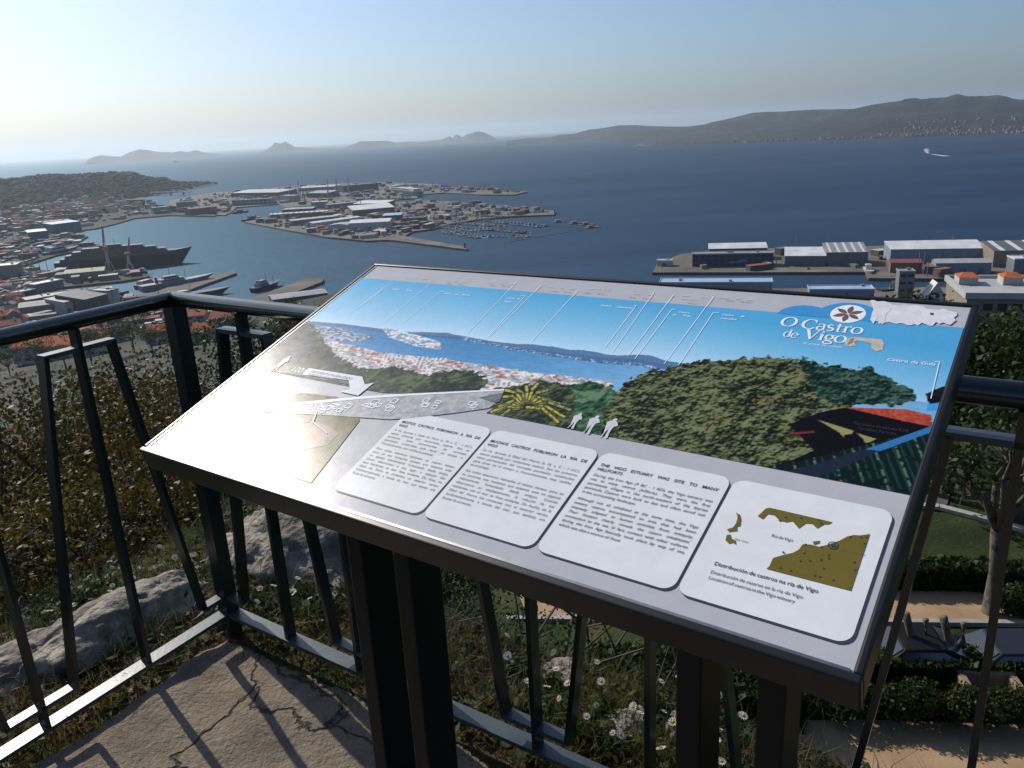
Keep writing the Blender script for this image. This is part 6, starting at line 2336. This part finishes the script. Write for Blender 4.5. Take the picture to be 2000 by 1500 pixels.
# ---- captions and leader lines above the printed bay
lines = [((758, 557), (682, 615)), ((748, 566), (700, 602)), ((838, 557), (752, 630)), ((860, 571), (787, 632)), ((1010, 551), (913, 652)), ((1058, 557), (955, 660)), ((1026, 579), (952, 660)), ((1130, 567), (1038, 668)), ((1243, 598), (1182, 679)), ((1278, 571), (1196, 690)), ((1316, 576), (1226, 697)), ((1312, 606), (1240, 702)), ((1394, 580), (1297, 712)), ((1393, 612), (1325, 715)), ((1835, 708), (1818, 780))]
for k, (p_, q_) in enumerate(lines):
    a, b2_ = S(*p_), S(*q_)
    lb_ = MB()
    stroke(lb_, [a, b2_], [.0013, .0011], .0011 + k * .00002)
    lb_.build('leader_line', m_wink, panel)
for p_, q_ in (((860, 571), (868, 570)), ((1018, 578), (1026, 579)), ((1238, 598), (1243, 598)), ((1312, 606), (1320, 605)), ((1393, 612), (1404, 612)), ((1826, 708), (1835, 708)), ((758, 557), (764, 556))):
    lb_ = MB()
    stroke(lb_, [S(*p_), S(*q_)], [.0011, .0011], .0015)
    lb_.build('leader_tick', m_wink, panel)
cap, cap2, cap3 = m_wink, m_gink, m_gink2
for (t_1, px, py, px2, sz, tgt) in (
    ('Castro Cociña', 767, 565, 807, .0085, cap), ('Castro dos Mortos', 868, 573, 920, .0085, cap), ('Castro de', 990, 582, 1017, .0085, cap), ('Nerga', 985, 589, 1005, .0085, cap),
    ('Castro Liboreiro', 1173, 597, 1236, .0095, cap), ('Castro', 1326, 610, 1356, .0085, cap), ('de Tirán', 1314, 615, 1350, .0085, cap), ('Castro de', 1411, 615, 1455, .0085, cap), ('Labrados', 1408, 622, 1450, .0085, cap),
    ('Castro da Guía', 1732, 703, 1828, .0115, cap),
    ('Castro da Subidá', 790, 541, 835, .0068, cap2), ('Castro de Donón', 868, 547, 914, .0068, cap2), ('Castro do Monte', 952, 551, 1007, .0068, cap2), ('Castro da Roda', 1068, 560, 1122, .0068, cap2), ('Castro da Portela', 1150, 563, 1192, .0068, cap2), ('Castro de', 1234, 573, 1270, .0068, cap2), ('Castro dos', 1332, 577, 1378, .0068, cap2), ('Remedios', 1330, 583, 1376, .0068, cap2), ('Castro do Mou', 1402, 581, 1470, .0075, cap2),
    ('(Cangas, Morrazo)', 872, 553, 906, .0055, cap3), ('(Cangas, Morrazo)', 955, 556, 995, .0055, cap3), ('(Cangas, Morrazo)', 1078, 568, 1116, .0055, cap3), ('(Cangas, Morrazo)', 1140, 571, 1182, .0055, cap3), ('(Moaña, Morrazo)', 1228, 580, 1272, .0055, cap3), ('(Moaña)', 1342, 591, 1364, .0055, cap3), ('(Moaña, Morrazo)', 1416, 586, 1466, .0055, cap3),
):
    x, y = S(px, py)
    x2, _ = S(px2, py + (px2 - px) * .09)
    tb = MB()
    put_line(tb, t_1, x, y - .003, sz * .84, .0013, .15, .00006 if tgt is cap else 0, width=x2 - x)
    tb.build('caption', tgt, panel)
tb = MB()
for t_1, px, py, px2 in (('Fortaleza do século XVII', 1668, 826, 1775), ('Fortaleza, Fortress', 1676, 836, 1752)):
    x, y = S(px, py)
    x2, _ = S(px2, py + (px2 - px) * .15)
    put_line(tb, t_1, x, y - .004, .0085, .0012, 0, 0, width=x2 - x)
tb.build('caption', gloss('dim_ink', (0.045, 0.04, 0.048), scuff=False), panel)

# ---- arrow, "a 100 m" box, ruins strip, hill photograph and figures
flat('direction_box', SP([(556, 712), (598, 720), (690, 737), (686, 752), (660, 748), (552, 728)]), .0010, gloss('slate_print', (0.105, 0.105, 0.115)), panel)
flat('direction_arrow', SP([(604, 720), (708, 737), (713, 752), (731, 749), (700, 774), (664, 766), (684, 762), (682, 744), (590, 733)]), .0016, m_card, panel)
tb = MB()
x, y = S(557, 722)
put_line(tb, 'A', x, y, .010, .0013)
x, y = S(566, 725)
put_line(tb, '100m', x, y, .021, .0013)
tb.build('caption', m_wink, panel)
tb = MB()
x, y = S(607, 727)
put_line(tb, 'XACEMENTO MUSEALIZADO', x, y - .002, .0085, .0020)
x, y = S(603, 732)
put_line(tb, 'POBOADO GALAICO', x, y - .003, .0085, .0020)
tb.build('caption', m_gink2, panel)
m_hillpr = gloss('hill_photo_print', (0.060, 0.075, 0.018), (0.125, 0.105, 0.050), .30, 22)
flat('hill_photo', SP([(585, 768), (600, 769), (660, 776), (700, 812), (703, 822), (608, 944), (498, 910), (480, 870), (540, 808), (574, 772)]), .0008, m_hillpr, panel)
m_strip = gloss('ruins_strip_print', (0.50, 0.50, 0.51), (0.30, 0.30, 0.315), .30, 70)
flat('ruins_strip', SP([(520, 793), (600, 785), (710, 776), (800, 771), (930, 766), (985, 763), (975, 785), (955, 798), (900, 806), (800, 818), (760, 820), (640, 812), (520, 806)]), .0012, m_strip, panel)
flat('strip_edge', SP([(520, 793), (710, 775), (800, 770), (930, 764), (985, 761), (985, 764), (930, 767), (800, 774), (710, 780), (520, 798)]), .0015, m_wink, panel)
flat('dark_plaza', SP([(936, 778), (984, 768), (976, 786), (968, 788)]), .0016, gloss('charcoal_print', (0.10, 0.10, 0.105), (0.2, 0.2, 0.2), .3, 60), panel)
rnd = random.Random(12)
for k in range(26):
    px = rnd.uniform(610, 930)
    py = rnd.uniform(790, 806) - (px - 610) * .035
    x, y = S(px, py)
    w_, h2 = rnd.uniform(.008, .018), rnd.uniform(.006, .012)
    lo = [(x - w_ / 2, y - h2 / 2), (x + w_ / 2, y - h2 / 2), (x + w_ / 2, y + h2 / 2), (x - w_ / 2, y + h2 / 2), (x - w_ / 2, y - h2 / 2)]
    hb = MB()
    for a, c in zip(lo, lo[1:]):
        stroke(hb, [a, c], [.0022, .0022], .0016 + k * .00001)
    hb.build('ruin_outline', m_wink, panel)
hb = MB()
stroke(hb, [S(622, 800), S(612, 826)], [.0022, .0022], .0021)
stroke(hb, [S(612, 826), S(640, 848)], [.0012, .0012], .0021)
hb.build('leader_lines', m_wink, panel)
flat('red_marker', SP([(596, 818), (608, 818), (606, 826), (594, 825)]), .0013, m_red, panel)
m_bare = gloss('bare_ground_print', (0.24, 0.16, 0.15), (0.17, 0.13, 0.09), .30, 60)
flat('bare_ground', SP([(560, 826), (600, 820), (640, 832), (662, 848), (640, 870), (590, 880), (550, 862)]), .0010, m_bare, panel)
tb = MB()
for t_1, px, py in (('Consello de Vigo', 366, 862),):
    x, y = S(px, py)
    put_line(tb, t_1, x, y, .010, .0008)
tb.build('caption', gloss('pink_ink', (0.55, 0.32, 0.32), scuff=False), panel)
flat('red_mark', SP([(344, 860), (360, 858), (368, 866), (352, 870)]), .0008, m_red, panel)
for k, (px, py) in enumerate(((476, 752), (470, 757), (464, 762), (430, 786), (424, 791), (396, 812))):
    x, y = S(px, py)
    tb = MB()
    put_line(tb, 'poboado castrexo do monte do Castro', x, y, .0068, .0008, .1)
    tb.build('caption', m_gink2, panel)


def figure(px, py, h, kx, nm):
    """white paper-cut silhouette of a standing visitor: head, shoulders, arms, two legs"""
    x, y = S(px, py)
    prof = [(-.10, 0), (-.04, .04), (-.07, .26), (-.12, .46), (-.16, .62), (-.20, .74), (-.13, .83), (-.05, .86), (-.07, .92), (-.03, .985), (.04, 1.0), (.09, .95), (.07, .88), (.12, .84), (.19, .76), (.24, .66), (.14, .60), (.12, .46), (.13, .26), (.18, .03), (.10, 0), (.06, .10), (.03, .38), (0, .40), (-.02, .12)]
    flat(nm, [(x + a * h * kx, y + c * h) for a, c in prof], .0014, m_gink, panel)


figure(1112, 838, .036, 1.0, 'visitor_silhouette')
figure(1142, 848, .042, 1.0, 'visitor_silhouette')
figure(1176, 856, .044, 1.0, 'visitor_silhouette')
figure(532, 726, .052, .8, 'visitor_silhouette')

# ------------------------------------------------------------------ haze over the bay
hz_b = MB().box(-43000, 43000, -60, 46500, -4.0, 560)
m_haze = bpy.data.materials.new('haze')
m_haze.use_nodes = True
N, L = m_haze.node_tree.nodes, m_haze.node_tree.links
N.clear()
pv = N.new('ShaderNodeVolumePrincipled')
pv.inputs['Color'].default_value = (0.74, 0.88, 1.0, 1)
pv.inputs['Density'].default_value = 4.6e-5
pv.inputs['Anisotropy'].default_value = 0.48
mo = N.new('ShaderNodeOutputMaterial')
L.new(pv.outputs[0], mo.inputs['Volume'])
tag(hz_b.build('haze', m_haze), 'pale sea haze over the bay', 'haze', None, 'stuff')
